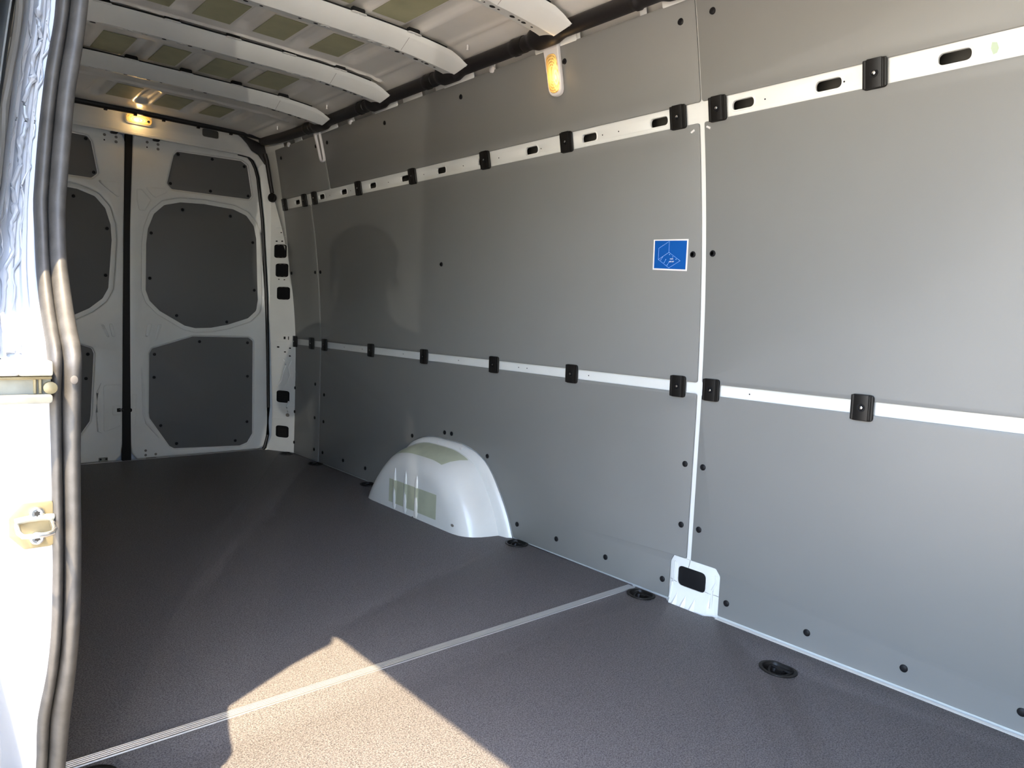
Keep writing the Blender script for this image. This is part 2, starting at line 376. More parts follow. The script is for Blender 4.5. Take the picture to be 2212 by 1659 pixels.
# ---- ceiling skin with pressed ridges
def skin_z(x):
    return spline([(0, 1.893), (.40, 1.891), (.56, 1.888), (.61, 1.884), (.66, 1.872), (.70, 1.862), (.76, 1.842), (.82, 1.80)], abs(x))
BAYS = [(3.85, 4.15), (3.15, 3.56), (2.60-.24, 2.775), (2.875, 3.0), (1.86, 2.42), (1.30, 1.86), (.75, 1.2), (.2, .7), (-.4, .1)]
RX = [-.43, -.21, .005, .222, .442]
def sstep(a, b, x):
    t = max(0, min(1, (x-a)/(b-a))); return t*t*(3-2*t)
def ridge(x, y):
    h = 0
    for a, b in BAYS:
        if a-.01 < y < b+.01:
            e = sstep(a-.01, a+.05, y)*sstep(b+.01, b-.05, y)
            for rx in RX:
                d = abs(x-rx)
                if d < .042: h = max(h, e*(1-sstep(.016, .040, d)))
    h *= -.019
    for yb in (2.822, 3.788):
        yy = yb+.02*(x/.6)**2
        if abs(x) < .64: h += max(0, .009*max(0, 1-abs(y-yy)/.010))
    d = abs(abs(x)-.606)
    h += .005*max(0, 1-d/.014)
    return h
xs = [-.70+1.50*i/156 for i in range(157)]
ys = []; y = YF
while y < 4.40:
    ys.append(y); y += .006 if (2.79 < y < 2.87 or 3.76 < y < 3.84) else .016
bm = loft([[(x, y, skin_z(x)-ridge(x, y)) for x in xs] for y in ys])
ceil = finish(bm, 'ceiling', 'paint_roof', ang=60); tag(ceil, kind='structure')
PADS = [(-.36, 3.16, -.245, 3.40), (-.151, 3.155, -.045, 3.385), (.047, 3.145, .18, 3.375), (.257, 3.13, .40, 3.36),
        (-.36, 2.535, -.245, 2.745), (-.170, 2.535, -.04, 2.745), (.043, 2.535, .163, 2.745), (.262, 2.535, .388, 2.745),
        (.262, 1.95, .392, 2.258), (.05, 1.95, .18, 2.26), (-.165, 1.95, -.045, 2.26), (-.163, 3.85, -.05, 4.09), (.05, 3.86, .18, 4.10), (.27, 3.86, .38, 4.08),
        (.262, 1.40, .392, 1.68)]
for a, b, c, d in PADS:
    finish(plate([(a, b), (c, b), (c, d), (a, d)], (), .0012, 0, lambda u, v, w: (u, v, skin_z(u)-.002-w)), 'damping_pad', 'film', ceil, smooth=False)
# roof bows
def bow_z(x):
    return spline([(0, 1.834), (.30, 1.833), (.45, 1.829), (.53, 1.823), (.61, 1.815), (.66, 1.809), (.70, 1.802), (.74, 1.795)], abs(x))
def bow(Y):
    prof = [(-.074, .043), (-.062, .034), (-.058, .031), (-.004, .001), (0, 0), (.003, .003), (.050, .009), (.052, .012), (.053, .03)]
    n = 41; rows = []
    for i in range(n):
        x = -.674+1.348*i/(n-1); k = 1+.0*abs(x)
        st = .0025 if abs(x) > .43 else 0
        fl = sstep(.62, .70, abs(x))*.012
        ke = sstep(.615, .674, abs(x))
        rows.append([(x, Y+dy*(1+ke*.10), bow_z(x)+dz*((1-.62*ke) if dy < -.001 else 1)-st*(1 if dz < .035 else 0)) for dy, dz in prof])
    for sg_ in (1, -1):
        src = rows[-1] if sg_ > 0 else rows[0]; new = []
        for q, (dx_, dz_) in enumerate(((.006, .004), (.009, .012), (.009, .030))):
            new.append([(p[0]+sg_*dx_, p[1], p[2]+dz_*(1 if i_ > 1 else .3)) for i_, p in enumerate(src)])
        rows = rows+new if sg_ > 0 else new[::-1]+rows
    o = finish(loft(rows), 'roof_bow', 'paint', ceil, ang=30)
    h = bmesh.new()
    for x, r in ((-.44, .010), (-.33, .005), (-.27, .005), (-.21, .008), (-.12, .008), (-.07, .006), (.06, .006), (.116, .008), (.15, .005), (.27, .005), (.33, .005), (.40, .006), (.435, .011), (.46, .005), (.517, .011), (.545, .005), (.565, .010), (.60, .005)):
        z = bow_z(x)-(.0025 if abs(x) > .43 else 0)
        merge(h, plate(circ(x, Y+.026, r*.62, 12, ru=r), (), .0006, 0, lambda u, v, w, z=z: (u, v, z+.0055-w)))
    finish(h, 'bow_hole', 'hole', o)
    d = bmesh.new()
    for x in (-.33, -.27, -.15, .15, .27, .33, .385):
        z = bow_z(x)
        merge(d, plate(circ(x, Y+.026, .012, 14, ru=.016), [circ(x, Y+.026, .004, 10, ru=.006)], .0022, .001, lambda u, v, w, z=z: (u, v, z+.0062-w+(v-Y-.026)*.13)))
    finish(d, 'bow_dimple', 'paint', o)
    s = bmesh.new()
    for sg in (1,):
        merge(s, tube([(sg*.432, Y+dy-.0005, bow_z(.432)+dz-.001) for dy, dz in prof[2:6]], .0011, 6))
    finish(s, 'joint_line', 'greyplug', o)
    lb = bmesh.new()
    for a, b in zip([-.60]+RX, RX+[.585]):
        merge(lb, tube([(a+(b-a)*q/4, Y-.074, bow_z(a+(b-a)*q/4)+.0455) for q in range(5)], .0028, 6))
    for rx in RX: merge(lb, box(rx-.024, Y-.078, bow_z(rx)+.0440, rx+.024, Y-.060, bow_z(rx)+.0600, .003))
    finish(lb, 'bow_gap', 'hole', o)
    t = bmesh.new()   # spot-welded tabs under the ridges
    for rx in RX:
        merge(t, plate(rect(rx-.028, Y-.086, rx+.028, Y-.06, .008, 4), [circ(rx, Y-.072, .004, 8)], .002, .0008, lambda u, v, w: (u, v, bow_z(u)+.042-w)))
    finish(t, 'bow_tab', 'paint', o)
for Y in (3.469, 2.905, 2.351, 1.80, 1.25, .70, .15): bow(Y)
# side closing strip between roof skin and wall
for sg in (1, -1):
    finish(loft([[(sg*x, y, z) for x, z in ((.76, 1.845), (.785, 1.835), (.79, 1.80))] for y in ((YF, 4.3) if sg > 0 else (1.8, 4.3))]), 'roof_side_sheet', 'paint', ceil)
# studs on the roof edge
for y in (1.98+.25, 2.78+.2, 3.36, 3.95):
    finish(tube([(.645, y, 1.876), (.645, y, 1.862), (.645, y, 1.856)], [.004, .003, .006], 8), 'roof_stud', 'stick_w', ceil)

# ---- rear header and corner pillars: one sheet bent forward at the sides
def frame_y(x): return 4.385-1.75*max(0, abs(x)-.79)
def framemap(off=0): return lambda u, v, w: (u, frame_y(u)-w-off, v)
dr = [(.685, 1.755), (.706, 1.715), (.722, 1.66), (.7525, 1.417), (.782, .993), (.797, .633), (.806, .264), (.804, .09), (.785, .012)]
hole = [(x, z) for x, z in dr] + [(.74, -.01), (-.74, -.01)] + [(-x, z) for x, z in dr[::-1]] + [(-.655, 1.772), (-.60, 1.776), (.60, 1.776), (.655, 1.772)]
outer = [(-.887, -.03), (.887, -.03)] + [(wx(z)+.003, z) for z in (.6, .8, 1.0, 1.2, 1.35, 1.5, 1.65, 1.8)] + [(.70, 1.90), (-.70, 1.90)] + [(-wx(z)-.003, z) for z in (1.8, 1.65, 1.5, 1.35, 1.2, 1.0, .8, .6)]
# the sheet in three pieces: header, right pillar, left pillar
hdr = [(-.60, 1.776), (.60, 1.776), (.655, 1.772), (.685, 1.755), (.706, 1.715), (.752, 1.76), (.742, 1.80), (.73, 1.90), (-.73, 1.90), (-.742, 1.80), (-.752, 1.76), (-.706, 1.715), (-.685, 1.755), (-.655, 1.772)]
cut = rect(.385, 1.842, .475, 1.905, .014, 4)
wr = finish(plate(hdr, [rect(.385, 1.842, .475, 1.885, .012, 4)], .012, .005, framemap(), ucuts=[-.79, .79], bres=2), 'wall_rear', 'paint'); tag(wr, kind='structure')
finish(box(.37, 4.39, 1.82, .49, 4.395, 1.90), 'cavity_sheet', 'behind', wr, smooth=False)
finish(plate(rect(-.62, 1.776, .62, 1.792, .003, 2), [], .006, .002, lambda u, v, w: (u, 4.373-w, v)), 'header_flange', 'paint', wr)
def squares():
    return [rect(.805, 1.192, .848, 1.272, .013, 5), rect(.811, 1.077, .855, 1.157, .013, 5), rect(.817, .940, .862, 1.016, .013, 5),
            rect(.821, .307, .866, .379, .013, 5), rect(.820, .089, .865, .160, .013, 5)]
for sg in (1, -1):
    pl = [(dr[i][0], dr[i][1]) for i in range(len(dr))][::-1]
    poly = [(.75, -.02), (.887, -.02)] + [(wx(z)+.002, z) for z in (.6, .8, 1.0, 1.2, 1.35, 1.5, 1.6, 1.7)] + [(.745, 1.79), (.735, 1.80), (.70, 1.76)] + dr[1:] 
    # order: bottom-left -> right edge up -> top -> down the inner edge
    poly = [(sg*x, z) for x, z in poly]; hs = [[(sg*x, z) for x, z in h] for h in squares()]
    tr = finish(plate(poly, hs, .010, .004, framemap(), vcuts=[.2*i for i in range(1, 9)], ucuts=[sg*.79], bres=2), 'trim_%d' % (1 if sg > 0 else 2), 'paint'); tag(tr, kind='structure')
    for i, h in enumerate(hs):
        cu = sum(p[0] for p in h)/len(h); cv = sum(p[1] for p in h)/len(h)
        fr = finish(plate(offset(h, .001), [offset(h, -.005)], .012, .002, framemap(.0)), 'vent_frame', 'plug', tr)
        finish(plate(offset(h, -.003), [], .003, .001, framemap(-.002)), 'vent_cover', 'plug' if i < 3 else 'dark', fr)
        if i > 2:
            for k in range(6):
                v = cv-.028+.011*k
                finish(plate([(cu-sg*.017, v-.006), (cu+sg*.017, v+.006), (cu+sg*.017, v+.009), (cu-sg*.017, v-.003)], [], .003, 0, framemap(.003)), 'vent_slat', 'plastic', fr, smooth=False)
        else:
            tb = bmesh.new()
            for dv in (-.0375, .0375):
                for du in (-.008, .008): merge(tb, plate(rect(cu+du-.004, cv+dv-.001, cu+du+.004, cv+dv+.001), [], .001, 0, framemap(.0125)))
            finish(tb, 'vent_tab', 'greyplug', fr)
    if sg > 0:
        d = bmesh.new()
        for (x, z, rr) in ((.812, 1.292, .004), (.832, 1.292, .004), (.828, 1.344, .003), (.822, 1.062, .003), (.842, 1.060, .003), (.823, .648, .005), (.848, .62, .004), (.866, .597, .004), (.866, .645, .004)):
            merge(d, plate(circ(x, z, rr, 10), [], .0008, 0, framemap(.0098)))
        for (x, z, w_, h_) in ((.846, .706, .0035, .008), (.860, .706, .0015, .010), (.850, 1.344, .0018, .012)):
            merge(d, plate(rect(x-w_, z-h_, x+w_, z+h_), [], .0008, 0, framemap(.0098)))
        finish(d, 'drilled_holes', 'hole', tr)
        finish(plate(circ(.861, .231, .011, 14, ru=.007), [], .002, .0006, framemap(.0098)), 'round_plug', 'greyplug', tr)
        b = bmesh.new()
        for zz in (1.375, 1.318, .684, .578, .205): merge(b, tube([framemap(.0098)(u, zz, 0) for u in (.807, .84, .868)], .0016, 6))
        for P in (((.845, .575), (.852, .54), (.842, .49), (.835, .44), (.818, .40)), ((.872, .57), (.862, .53), (.868, .48), (.858, .43), (.845, .395)), ((.866, .318), (.858, .28), (.863, .25))):
            merge(b, tube([framemap(.0085)(u, v, 0) for u, v in P], .006, 8))
        finish(b, 'pressed_bead', 'paint', tr)
        finish(plate(rect(4.203, .443, 4.232, .510, .004, 3), [], .004, .0012, lambda u, v, w: (wx(v)-.0012-w, u, v)), 'side_tab', 'paint', tr)

# ---- rear doors
up_ = [(.211, 1.554), (.245, 1.712), (.262, 1.735), (.618, 1.745), (.653, 1.725), (.682, 1.553), (.669, 1.534), (.234, 1.529)]
mid = [(.104, 1.212), (.113, 1.293), (.143, 1.376), (.196, 1.431), (.281, 1.457), (.41, 1.465), (.578, 1.457), (.655, 1.43), (.700, 1.375), (.716, 1.30), (.730, .93), (.721, .866), (.672, .819), (.549, .776), (.455, .756), (.364, .751), (.307, .764), (.173, .843), (.12, .898), (.101, .954)]
low = [(.118, .599), (.131, .625), (.348, .696), (.674, .696), (.699, .677), (.703, .104), (.672, .051), (.627, .036), (.249, .05), (.225, .065), (.119, .233), (.115, .263)]
outR = [(.050, .004), (.74, .004), (.776, .020), (.793, .06), (.797, .12), (.798, .264), (.789, .633), (.774, .993), (.746, 1.417), (.716, 1.674), (.700, 1.735), (.681, 1.778), (.64, 1.80), (.06, 1.80), (.033, 1.785), (.030, 1.75), (.013, 1.266), (.010, .42), (-.006, .35), (-.010, .29), (-.006, .23), (.008, .17), (.010, .12), (.022, .04)]
outL = [(-.79+.03, .004), (-.06, .004), (-.034, .03), (-.024, .10), (-.020, .6), (-.014, 1.266), (-.006, 1.74), (-.02, 1.775), (-.06, 1.79), (-.60, 1.80), (-.68, 1.77), (-.716, 1.674), (-.746, 1.417), (-.774, .993), (-.789, .633), (-.798, .264), (-.79, .03)]
ctab = [(0, -.035), (.4, -.031), (.65, -.02), (1.0, .008), (1.42, .022), (1.55, .035), (1.72, .038), (1.8, .04)]
def mir(p): return [(2*spline(ctab, z)-x, z) for x, z in p]
plR = {'up': [(.266, 1.723), (.453, 1.729), (.639, 1.718), (.664, 1.549), (.444, 1.546), (.225, 1.556)],
       'mid': [(.292, 1.42), (.561, 1.417), (.126, 1.271), (.697, 1.276), (.710, .989), (.545, .790), (.261, .818), (.119, 1.021)],
       'low': [(.142, .595), (.387, .670), (.67, .667), (.672, .461), (.672, .179), (.601, .066), (.261, .075), (.175, .186), (.14, .464)]}
def dmap(off=0): return lambda u, v, w: (u, 4.425-w-off, v)
for side in (1, -1):
    tf = (lambda p: p) if side > 0 else mir
    out = outR if side > 0 else outL
    shapes = {'up': rpoly(tf(up_), .012, 3), 'mid': rpoly(tf(mid), .03, 3), 'low': rpoly(tf(low), .014, 3)}
    big = [offset(shapes['up'], .008), offset(shapes['mid'], .026), offset(shapes['low'], .007)]
    door = finish(plate(rpoly(out, .004, 2), big, .020, .008, dmap(), bres=2), 'door_%d' % (1 if side > 0 else 2), 'paint'); tag(door, kind='structure')
    finish(plate(offset(shapes['mid'], .034), [offset(shapes['mid'], .002)], .006, .0028, dmap(-.001), bres=2), 'recess_rim', 'paint', door)
    finish(plate(offset(shapes['up'], .018), [offset(shapes['up'], .002)], .006, .0028, dmap(.003), bres=2), 'recess_rim', 'paint', door)
    finish(plate(offset(shapes['low'], .018), [offset(shapes['low'], .002)], .006, .0028, dmap(.003), bres=2), 'recess_rim', 'paint', door)
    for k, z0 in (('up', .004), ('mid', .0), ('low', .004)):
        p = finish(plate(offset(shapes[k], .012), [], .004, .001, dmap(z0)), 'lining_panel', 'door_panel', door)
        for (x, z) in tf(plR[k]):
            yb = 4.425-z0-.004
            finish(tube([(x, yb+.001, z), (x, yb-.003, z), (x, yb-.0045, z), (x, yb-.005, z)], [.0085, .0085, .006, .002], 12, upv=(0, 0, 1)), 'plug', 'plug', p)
    # embossings
    if side > 0:
        embs = [[(.050, 1.500), (.077, 1.505), (.127, 1.45), (.095, 1.387), (.062, 1.387), (.050, 1.44)], [(.088, 1.519), (.198, 1.522), (.206, 1.505), (.145, 1.465), (.128, 1.476)],
                [(.105, .767), (.128, .767), (.108, .693), (.092, .693)], [(.158, .767), (.180, .767), (.150, .672), (.137, .672)], [(.022, .374), (.05, .372), (.042, .20), (.022, .194)]]
    else:
        embs = [[(-.137, 1.512), (-.131, 1.521), (-.037, 1.521), (-.029, 1.513), (-.034, 1.447), (-.046, 1.443)], [(-.072, .762), (-.09, .762), (-.075, .69), (-.056, .69)],
                [(-.13, .758), (-.115, .758), (-.085, .688), (-.098, .688)], [(-.118, .42), (-.105, .43), (-.028, .43), (-.028, .20), (-.118, .17)], [(-.075, .315), (-.030, .315), (-.030, .26), (-.075, .26)]]
    for e in embs:
        ro = rpoly(e, .010, 3)
        finish(plate(ro, [offset(ro, -.006)], .004, .0019, dmap(.0185), bres=2), 'embossing', 'paint', door)
    # long pressed swage beside the lower panel
    pts = [(.072, .52), (.080, .40), (.083, .26), (.098, .205), (.165, .115)] if side > 0 else [(-.128, .44), (-.147, .385), (-.15, .28), (-.143, .175), (-.125, .165)]
    finish(tube([(x, 4.405, z) for x, z in pts], [.002]+[.006]*(len(pts)-2)+[.002], 8), 'pressed_bead', 'paint', door)
    # upper check bracket: pins and rubber block under the header
    bx = .148 if side > 0 else -.060
    dots = [(-.042, 1.761, .0075), (.013, 1.759, .0075), (.013, 1.734, .0075), (-.056, 1.728, .004)]
    d = bmesh.new()
    for (dx, z, r) in dots[:3]: merge(d, plate(circ(bx+dx-.003, z-.003, r, 12), [], .003, .001, dmap(.0185)))
    finish(d, 'round_plug', 'greyplug', door)
    finish(plate(circ(bx+dots[3][0]+.01, 1.731, .004, 10), [], .001, 0, dmap(.0198)), 'drilled_holes', 'hole', door)
    finish(box(bx-.028, 4.372, 1.782, bx+.032, 4.40, 1.789, .002), 'check_bracket', 'greyplug', door)
    finish(box(bx-.020, 4.370, 1.768, bx+.012, 4.40, 1.784, .003), 'rubber_block', 'plastic', door)
    if side > 0:
        d = bmesh.new()
        for (x, z) in ((.093, .049), (.093, .023), (.146, .024)): merge(d, plate(circ(x, z, .007, 12), [], .003, .001, dmap(.0185)))
        merge(d, plate(rect(.094, .003, .148, .008), [], .004, 0, dmap(.0185)))
        finish(d, 'round_plug', 'greyplug', door)
        finish(plate(circ(.012, .284, .012, 14), [], .004, .001, dmap(.0185)), 'lock_cap', 'plug', door)
        finish(plate(rpoly([(-.008, .335), (.006, .37), (.018, .36), (.018, .21), (.006, .195), (-.008, .232)], .008, 3), [], .004, .0015, dmap(.017)), 'lock_cover', 'paint', door)
    else:
        finish(box(-.144, 4.395, .004, -.100, 4.404, .030, .002), 'hinge_plate', 'zinc_grey', door)
        d = bmesh.new()
        for x in (-.136, -.108): merge(d, plate(circ(x, .021, .0055, 10), [], .003, .001, dmap(.030)))
        finish(d, 'hinge_bolt', 'plastic', door)
        finish(plate(rect(-.052, .277, -.026, .297, .002, 2), [], .004, .001, dmap(.0185)), 'latch_opening', 'hole', door)
        finish(tube([(-.046, 4.398, .288), (-.038, 4.394, .290), (-.022, 4.396, .287)], .0022, 8), 'latch_wire', 'steel', door)
# rubber seals of the rear doors
sealp = [(x-.004, 4.406, z) for x, z in [(.60, 1.785), (.66, 1.780)]+dr]
finish(tube(sealp+[(.77, 4.406, .0)], .010, 8), 'door_seal', 'plastic', bpy.data.objects['door_1'])
finish(tube([(-p[0], p[1], p[2]) for p in sealp], .010, 8), 'door_seal', 'plastic', bpy.data.objects['door_2'])
o = finish(loft([[(x, y, z) for x, y in ((spline([(0, -.03), (.6, -.024), (1.27, -.016), (1.8, -.008)], z), 4.412), (spline([(0, -.027), (.6, -.020), (1.27, -.012), (1.8, -.004)], z), 4.400), (spline([(0, .018), (.6, .014), (1.27, .015), (1.8, .03)], z), 4.402), (spline([(0, .020), (.6, .018), (1.27, .02), (1.8, .035)], z), 4.414))] for z in [-.02+.1*i for i in range(19)]]), 'centre_seal', 'plastic', bpy.data.objects['door_1'])
# closing skin behind the doors and the rest of the shell (keeps daylight out)
finish(box(-.98, 4.44, -.35, .98, 4.52, 2.02), 'trim_3', 'ext', smooth=False); tag(bpy.data.objects['trim_3'], kind='structure')
ZP = [-.35, 0, .4, .8, 1.1, 1.3, 1.5, 1.7, 1.85, 1.95, 2.0]
def outx(z): return wx(max(z, 0))+.10 if z < 1.85 else wx(z)+.10-(z-1.85)*.6
finish(loft([[(outx(z), y, z) for z in ZP]+[(.6, y, 2.03), (0, y, 2.05), (-.45, y, 2.04), (-.62, y, 2.015)] for y in (YF-.06, 4.5)]), 'roof_shell', 'ext', ceil)

# ---- floor end sill in front of the rear doors
finish(box(-.79, 4.40, -.03, .79, 4.43, .003, .002), 'trim_4', 'alu'); tag(bpy.data.objects['trim_4'], kind='structure')

# ================================================================== SLIDING DOOR SIDE (left)
INN = [(0.0653, -0.8097, 1.2782), (0.1665, -0.8097, 1.2384), (0.2479, -0.8088, 1.2076), (0.3143, -0.8088, 1.172), (0.4197, -0.808, 1.1313), (0.5226, -0.8072, 1.1205), (0.6521, -0.8064, 1.1238), (0.7475, -0.8047, 1.1255), (0.804, -0.8022, 1.1329), (0.828, -0.8014, 1.1628), (0.8729, -0.7989, 1.2151), (0.9418, -0.7964, 1.2716), (1.014, -0.7914, 1.3048), (1.0497, -0.7881, 1.3089), (1.1219, -0.7806, 1.3205), (1.1932, -0.774, 1.3214), (1.2688, -0.7615, 1.3305), (1.3518, -0.7516, 1.3346), (1.5, -0.745, 1.33), (1.62, -0.742, 1.3), (1.7, -0.742, 1.26), (1.74, -0.742, 1.21), (1.765, -0.742, 1.15)]
SO = [(0.0653, -0.8512), (0.179, -0.8495), (0.2678, -0.8512), (0.3599, -0.8445), (0.4678, -0.842), (0.6587, -0.8412), (0.745, -0.842), (0.828, -0.8387), (0.9036, -0.8354), (0.9725, -0.8313), (1.0281, -0.8296), (1.1252, -0.8205), (1.2157, -0.8105), (1.3236, -0.7939), (1.6, -0.782), (1.8, -0.775)]
def xin(z): return spline([(a, b) for a, b, c in INN], z)
def yin(z): return spline([(a, c) for a, b, c in INN], z)
def xso(z): return spline(SO, z)
ZL = [-.10+.03*i for i in range(62)]
ZL = [z for z in ZL if z < 1.74]+[1.75, 1.765]
left = empty('wall_left', (-.88, 2.5, 0), kind='structure')
# painted pillar face: from under the seal outwards, with steps, then round to the outer skin
def xpl(z): return spline([(0.0653, -0.9176), (0.6463, -0.9134), (0.8953, -0.8968), (1.0239, -0.8703), (1.0853, -0.8628), (1.141, -0.8562), (1.2165, -0.847), (1.2605, -0.8387), (1.3161, -0.8321), (1.6, -0.815), (1.8, -0.8)], z)
XB = [(z_*.83+.1483, -1.0034+(x_+1.0034)*.83) for z_, x_ in ((-.1, -.815), (.03, -.829), (.145, -.847), (.312, -.871), (.433, -.875), (.543, -.869), (.602, -.862), (.644, -.845), (.702, -.832), (.76, -.828))]
def face_row(z):
    a, b = xso(z)+.006, xpl(z); y = yin(z)
    # (fraction towards the outside, depth change)
    tab = [(0, .010), (.04, .030), (.08, .042), (.22, .043), (.25, .038), (.34, .038), (.37, .044), (.46, .044), (.50, .038), (.58, .037), (.66, .039), (.72, .044), (.88, .044), (.92, .020), (.94, -.006), (.965, -.012), (.99, -.006), (1.0, .004), (1.02, .05), (1.0, .12)]
    if z < .80:
        k = sstep(.80, .76, z); xb = spline(XB, z); fb = max(.15, min(.97, (xb-a)/(b-a)))
        low_ = [0, .08, .2, .4, .55, .7, .8, .9, .95, .98, .99, 1.0, 1.0]; n_t = len(tab); out_ = []
        for i_, (f, d) in enumerate(tab):
            q = i_/(n_t-1)
            if q < .6: f2, d2 = fb*q/.6, .004
            else: e_ = (q-.6)/.4; f2, d2 = fb+(1.06-fb)*e_**1.3, .004+.105*sstep(0, .45, e_)
            out_.append((f+(f2-f)*k, d+(d2-d)*k))
        tab = out_
    return [(a+(b-a)*f, y+d-.004, z) for f, d in tab]
finish(loft([face_row(z) for z in ZL]), 'door_pillar', 'paint_sky_tint', left, ang=50)
# wavy sealant bead on the upper pillar
pts = []; z = .80
while z < 1.46:
    x = spline([(0.8148, -0.8827), (0.8754, -0.8761), (0.9559, -0.8611), (1.0189, -0.852), (1.0887, -0.8445), (1.1659, -0.8329), (1.2513, -0.8196), (1.3219, -0.8113), (1.5, -0.8)], z)
    pts.append((x+.0025*sin(z*95)+.002*sin(z*41)+.001*random.uniform(-1, 1), yin(z)+.033, z)); z += .006
finish(tube(pts, [.0026+.0012*random.random()+(.0028 if i % 17 in (0, 1) else 0) for i in range(len(pts))], 8), 'sealant_bead', 'paint_sky_tint', left)
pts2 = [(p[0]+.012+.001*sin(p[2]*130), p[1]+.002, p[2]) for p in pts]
finish(tube(pts2, .0016, 6), 'sealant_bead', 'paint_sky_tint', left)
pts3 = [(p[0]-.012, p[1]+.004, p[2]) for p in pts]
finish(tube(pts3, .0013, 6), 'sealant_bead', 'paint_sky_tint', left)
finish(tube([(xpl(z)-.006, yin(z)+.03, z) for z in ZL if z > .80], .006, 8), 'edge_gasket', 'greyplug', left)
# inner return of the pillar, going back to the side wall
finish(loft([[(xin(z)-.012, yin(z)+.004, z), (xin(z)-.004, yin(z)+.03, z), (xin(z)-.035, yin(z)+.10, z), (-wx(max(z, 0))+.005, max(yin(z)+.16, 1.50), z)] for z in ZL]), 'pillar_return', 'paint', left)
# left lining behind the pillar
finish(plate([(1.48, .004), (4.262, .004), (4.262, .671), (1.48, .671)], [], .006, .001, lambda u, v, w: (-wx(v)-.005+w, u, v), [.6, .64]), 'lining_panel', 'panel', left)
finish(plate([(1.48, .706), (4.25, .706), (4.243, 1.471), (1.48, 1.471)], [], .006, .001, lambda u, v, w: (-wx(v)-.005+w, u, v), [c for c in VC if c < 1.46]), 'lining_panel', 'panel', left)
finish(plate([(1.48, 1.528), (4.20, 1.528), (4.175, 1.803), (1.48, 1.803)], [], .006, .001, lambda u, v, w: (-wx(v)-.005+w, u, v), [c for c in VC if 1.54 < c < 1.79]), 'lining_panel', 'panel', left)
finish(plate([(1.42, -.03), (4.27, -.03), (4.22, 1.86), (1.42, 1.86)], [], .003, .001, lambda u, v, w: (-wx(v)-.010+w, u, v), VC), 'body_sheet', 'paint', left)
finish(loft([[(-wx(max(z, 0))-.055, y, z) for z in ZP[:-2]] for y in (1.32, 4.5)]), 'outer_skin', 'ext', left)
# roof rail above the opening (its inner lower lip throws the straight edge of the sun patch)
rail = [(-.676, 1.752), (-.662, 1.765), (-.655, 1.80), (-.66, 1.86), (-.70, 1.90), (-.80, 1.93), (-.79, 1.985), (-.74, 2.00), (-.60, 2.02)]
finish(loft([[(x, y, z) for x, z in ((-.815, 1.97), (-.810, 1.92), (-.795, 1.87), (-.768, 1.80), (-.750, 1.757), (-.742, 1.752), (-.730, 1.758), (-.70, 1.80), (-.69, 1.86), (-.66, 1.92))] for y in (YF-.06, .3, 1.0, 1.4, 1.62, 1.75, 3.0, 4.5)]), 'roof_rail', 'paint', left)
finish(loft([[(x, y, z) for x, z in ((-.815, 1.97), (-.76, 2.01), (-.55, 2.035))] for y in (YF-.06, 4.5)]), 'roof_gutter', 'ext', left)
# front pillar and side below the opening line ahead of it
finish(box(-.93, -.56, -.35, -.70, -.16, 1.80, .03), 'front_pillar', 'ext', left)
finish(box(-.95, -.16, -.35, -.836, 1.30, -.09, .01), 'step_sill', 'plastic', left)
finish(box(-.835, -.16, -.30, -.80, 1.30, -.012, .004), 'sill_edge', 'paint', left)
# bulkhead
finish(box(-.9, YF-.06, -.05, .95, YF, 1.95), 'wall_front', 'paint', smooth=False); tag(bpy.data.objects['wall_front'], kind='structure')

# open sliding door standing outside, behind the pillar
def dox(z): return spline([(-.4, -.975), (0, -.97), (.8, -.94), (1.15, -.905), (1.3, -.887), (1.42, -.870), (1.6, -.85), (1.85, -.81), (2, -.78)], z)
rows = []
ZD = [-.35, 0, .4, .8, 1.0, 1.2, 1.4, 1.6, 1.75, 1.85, 1.92, 1.97]
def ydf(z): return 1.180-.10*max(0, z-1.35)+1.2*max(0, z-1.88)
for y, e in ((0, .020), (.005, .006), (.015, 0), (.075, 0), (1.3, 0), (1.32, .02)):
    rows.append([(dox(z)-e*.5, ydf(z)+y, z) for z in ZD]+[(dox(z)-.040+e*.5, ydf(z)+y, z) for z in ZD[::-1]])
sd = finish(loft(rows, closed=True, cap=True), 'door_3', 'ext', ang=40); tag(sd, kind='structure')
finish(tube([(dox(z)+.006, ydf(z)+.05+.003*sin(z*3), z) for z in [-.3+.1*i for i in range(22)]], .008, 8), 'edge_gasket', 'rubber', sd)

# ================================================================== THINGS
# ---- wide rubber seal round the door opening
def seal_row(z):
    a, b, y = xin(z), xso(z), yin(z); L = a-b; r = []
    n = 30
    for i in range(n+1):
        s = i/n
        # fraction: inner bulb 0..0.55, groove, outer bulb 0.6..1
        if s < .54: t = s/.54; h = .004+.016*abs(sin(pi*min(1, t*.96+.04)))**.45
        elif s < .60: h = .001
        else: t = (s-.60)/.40; h = .002+.013*abs(sin(pi*min(1, t*.98+.02)))**.5
        r.append((a-L*s, y+.006-h, z))
    return [(a-.002, y+.02, z)]+r+[(b, y+.02, z)]
ZS = [z for z in [-.10+.015*i for i in range(130)] if z < 1.74]
sl_o = empty('door_seal', (-.79, 1.45, 0), 'wide black rubber seal with two rounded lips down the sliding door pillar', 'rubber seal')
finish(loft([seal_row(z) for z in ZS]), 'seal_lip', 'rubber', sl_o, ang=45)
finish(tube([(-.740, 1.15, 1.764), (-.736, 1.05, 1.760), (-.734, .8, 1.760), (-.734, -.1, 1.760)], .008, 8), 'seal_top_run', 'rubber', sl_o)
finish(plate(circ(0, 0, .0058, 14), [], .002, .0008, lambda u, v, w: (-.8148+u*.8, yin(.768)-.0150-w, .768+v)), 'clip_button', 'button_grey', sl_o)

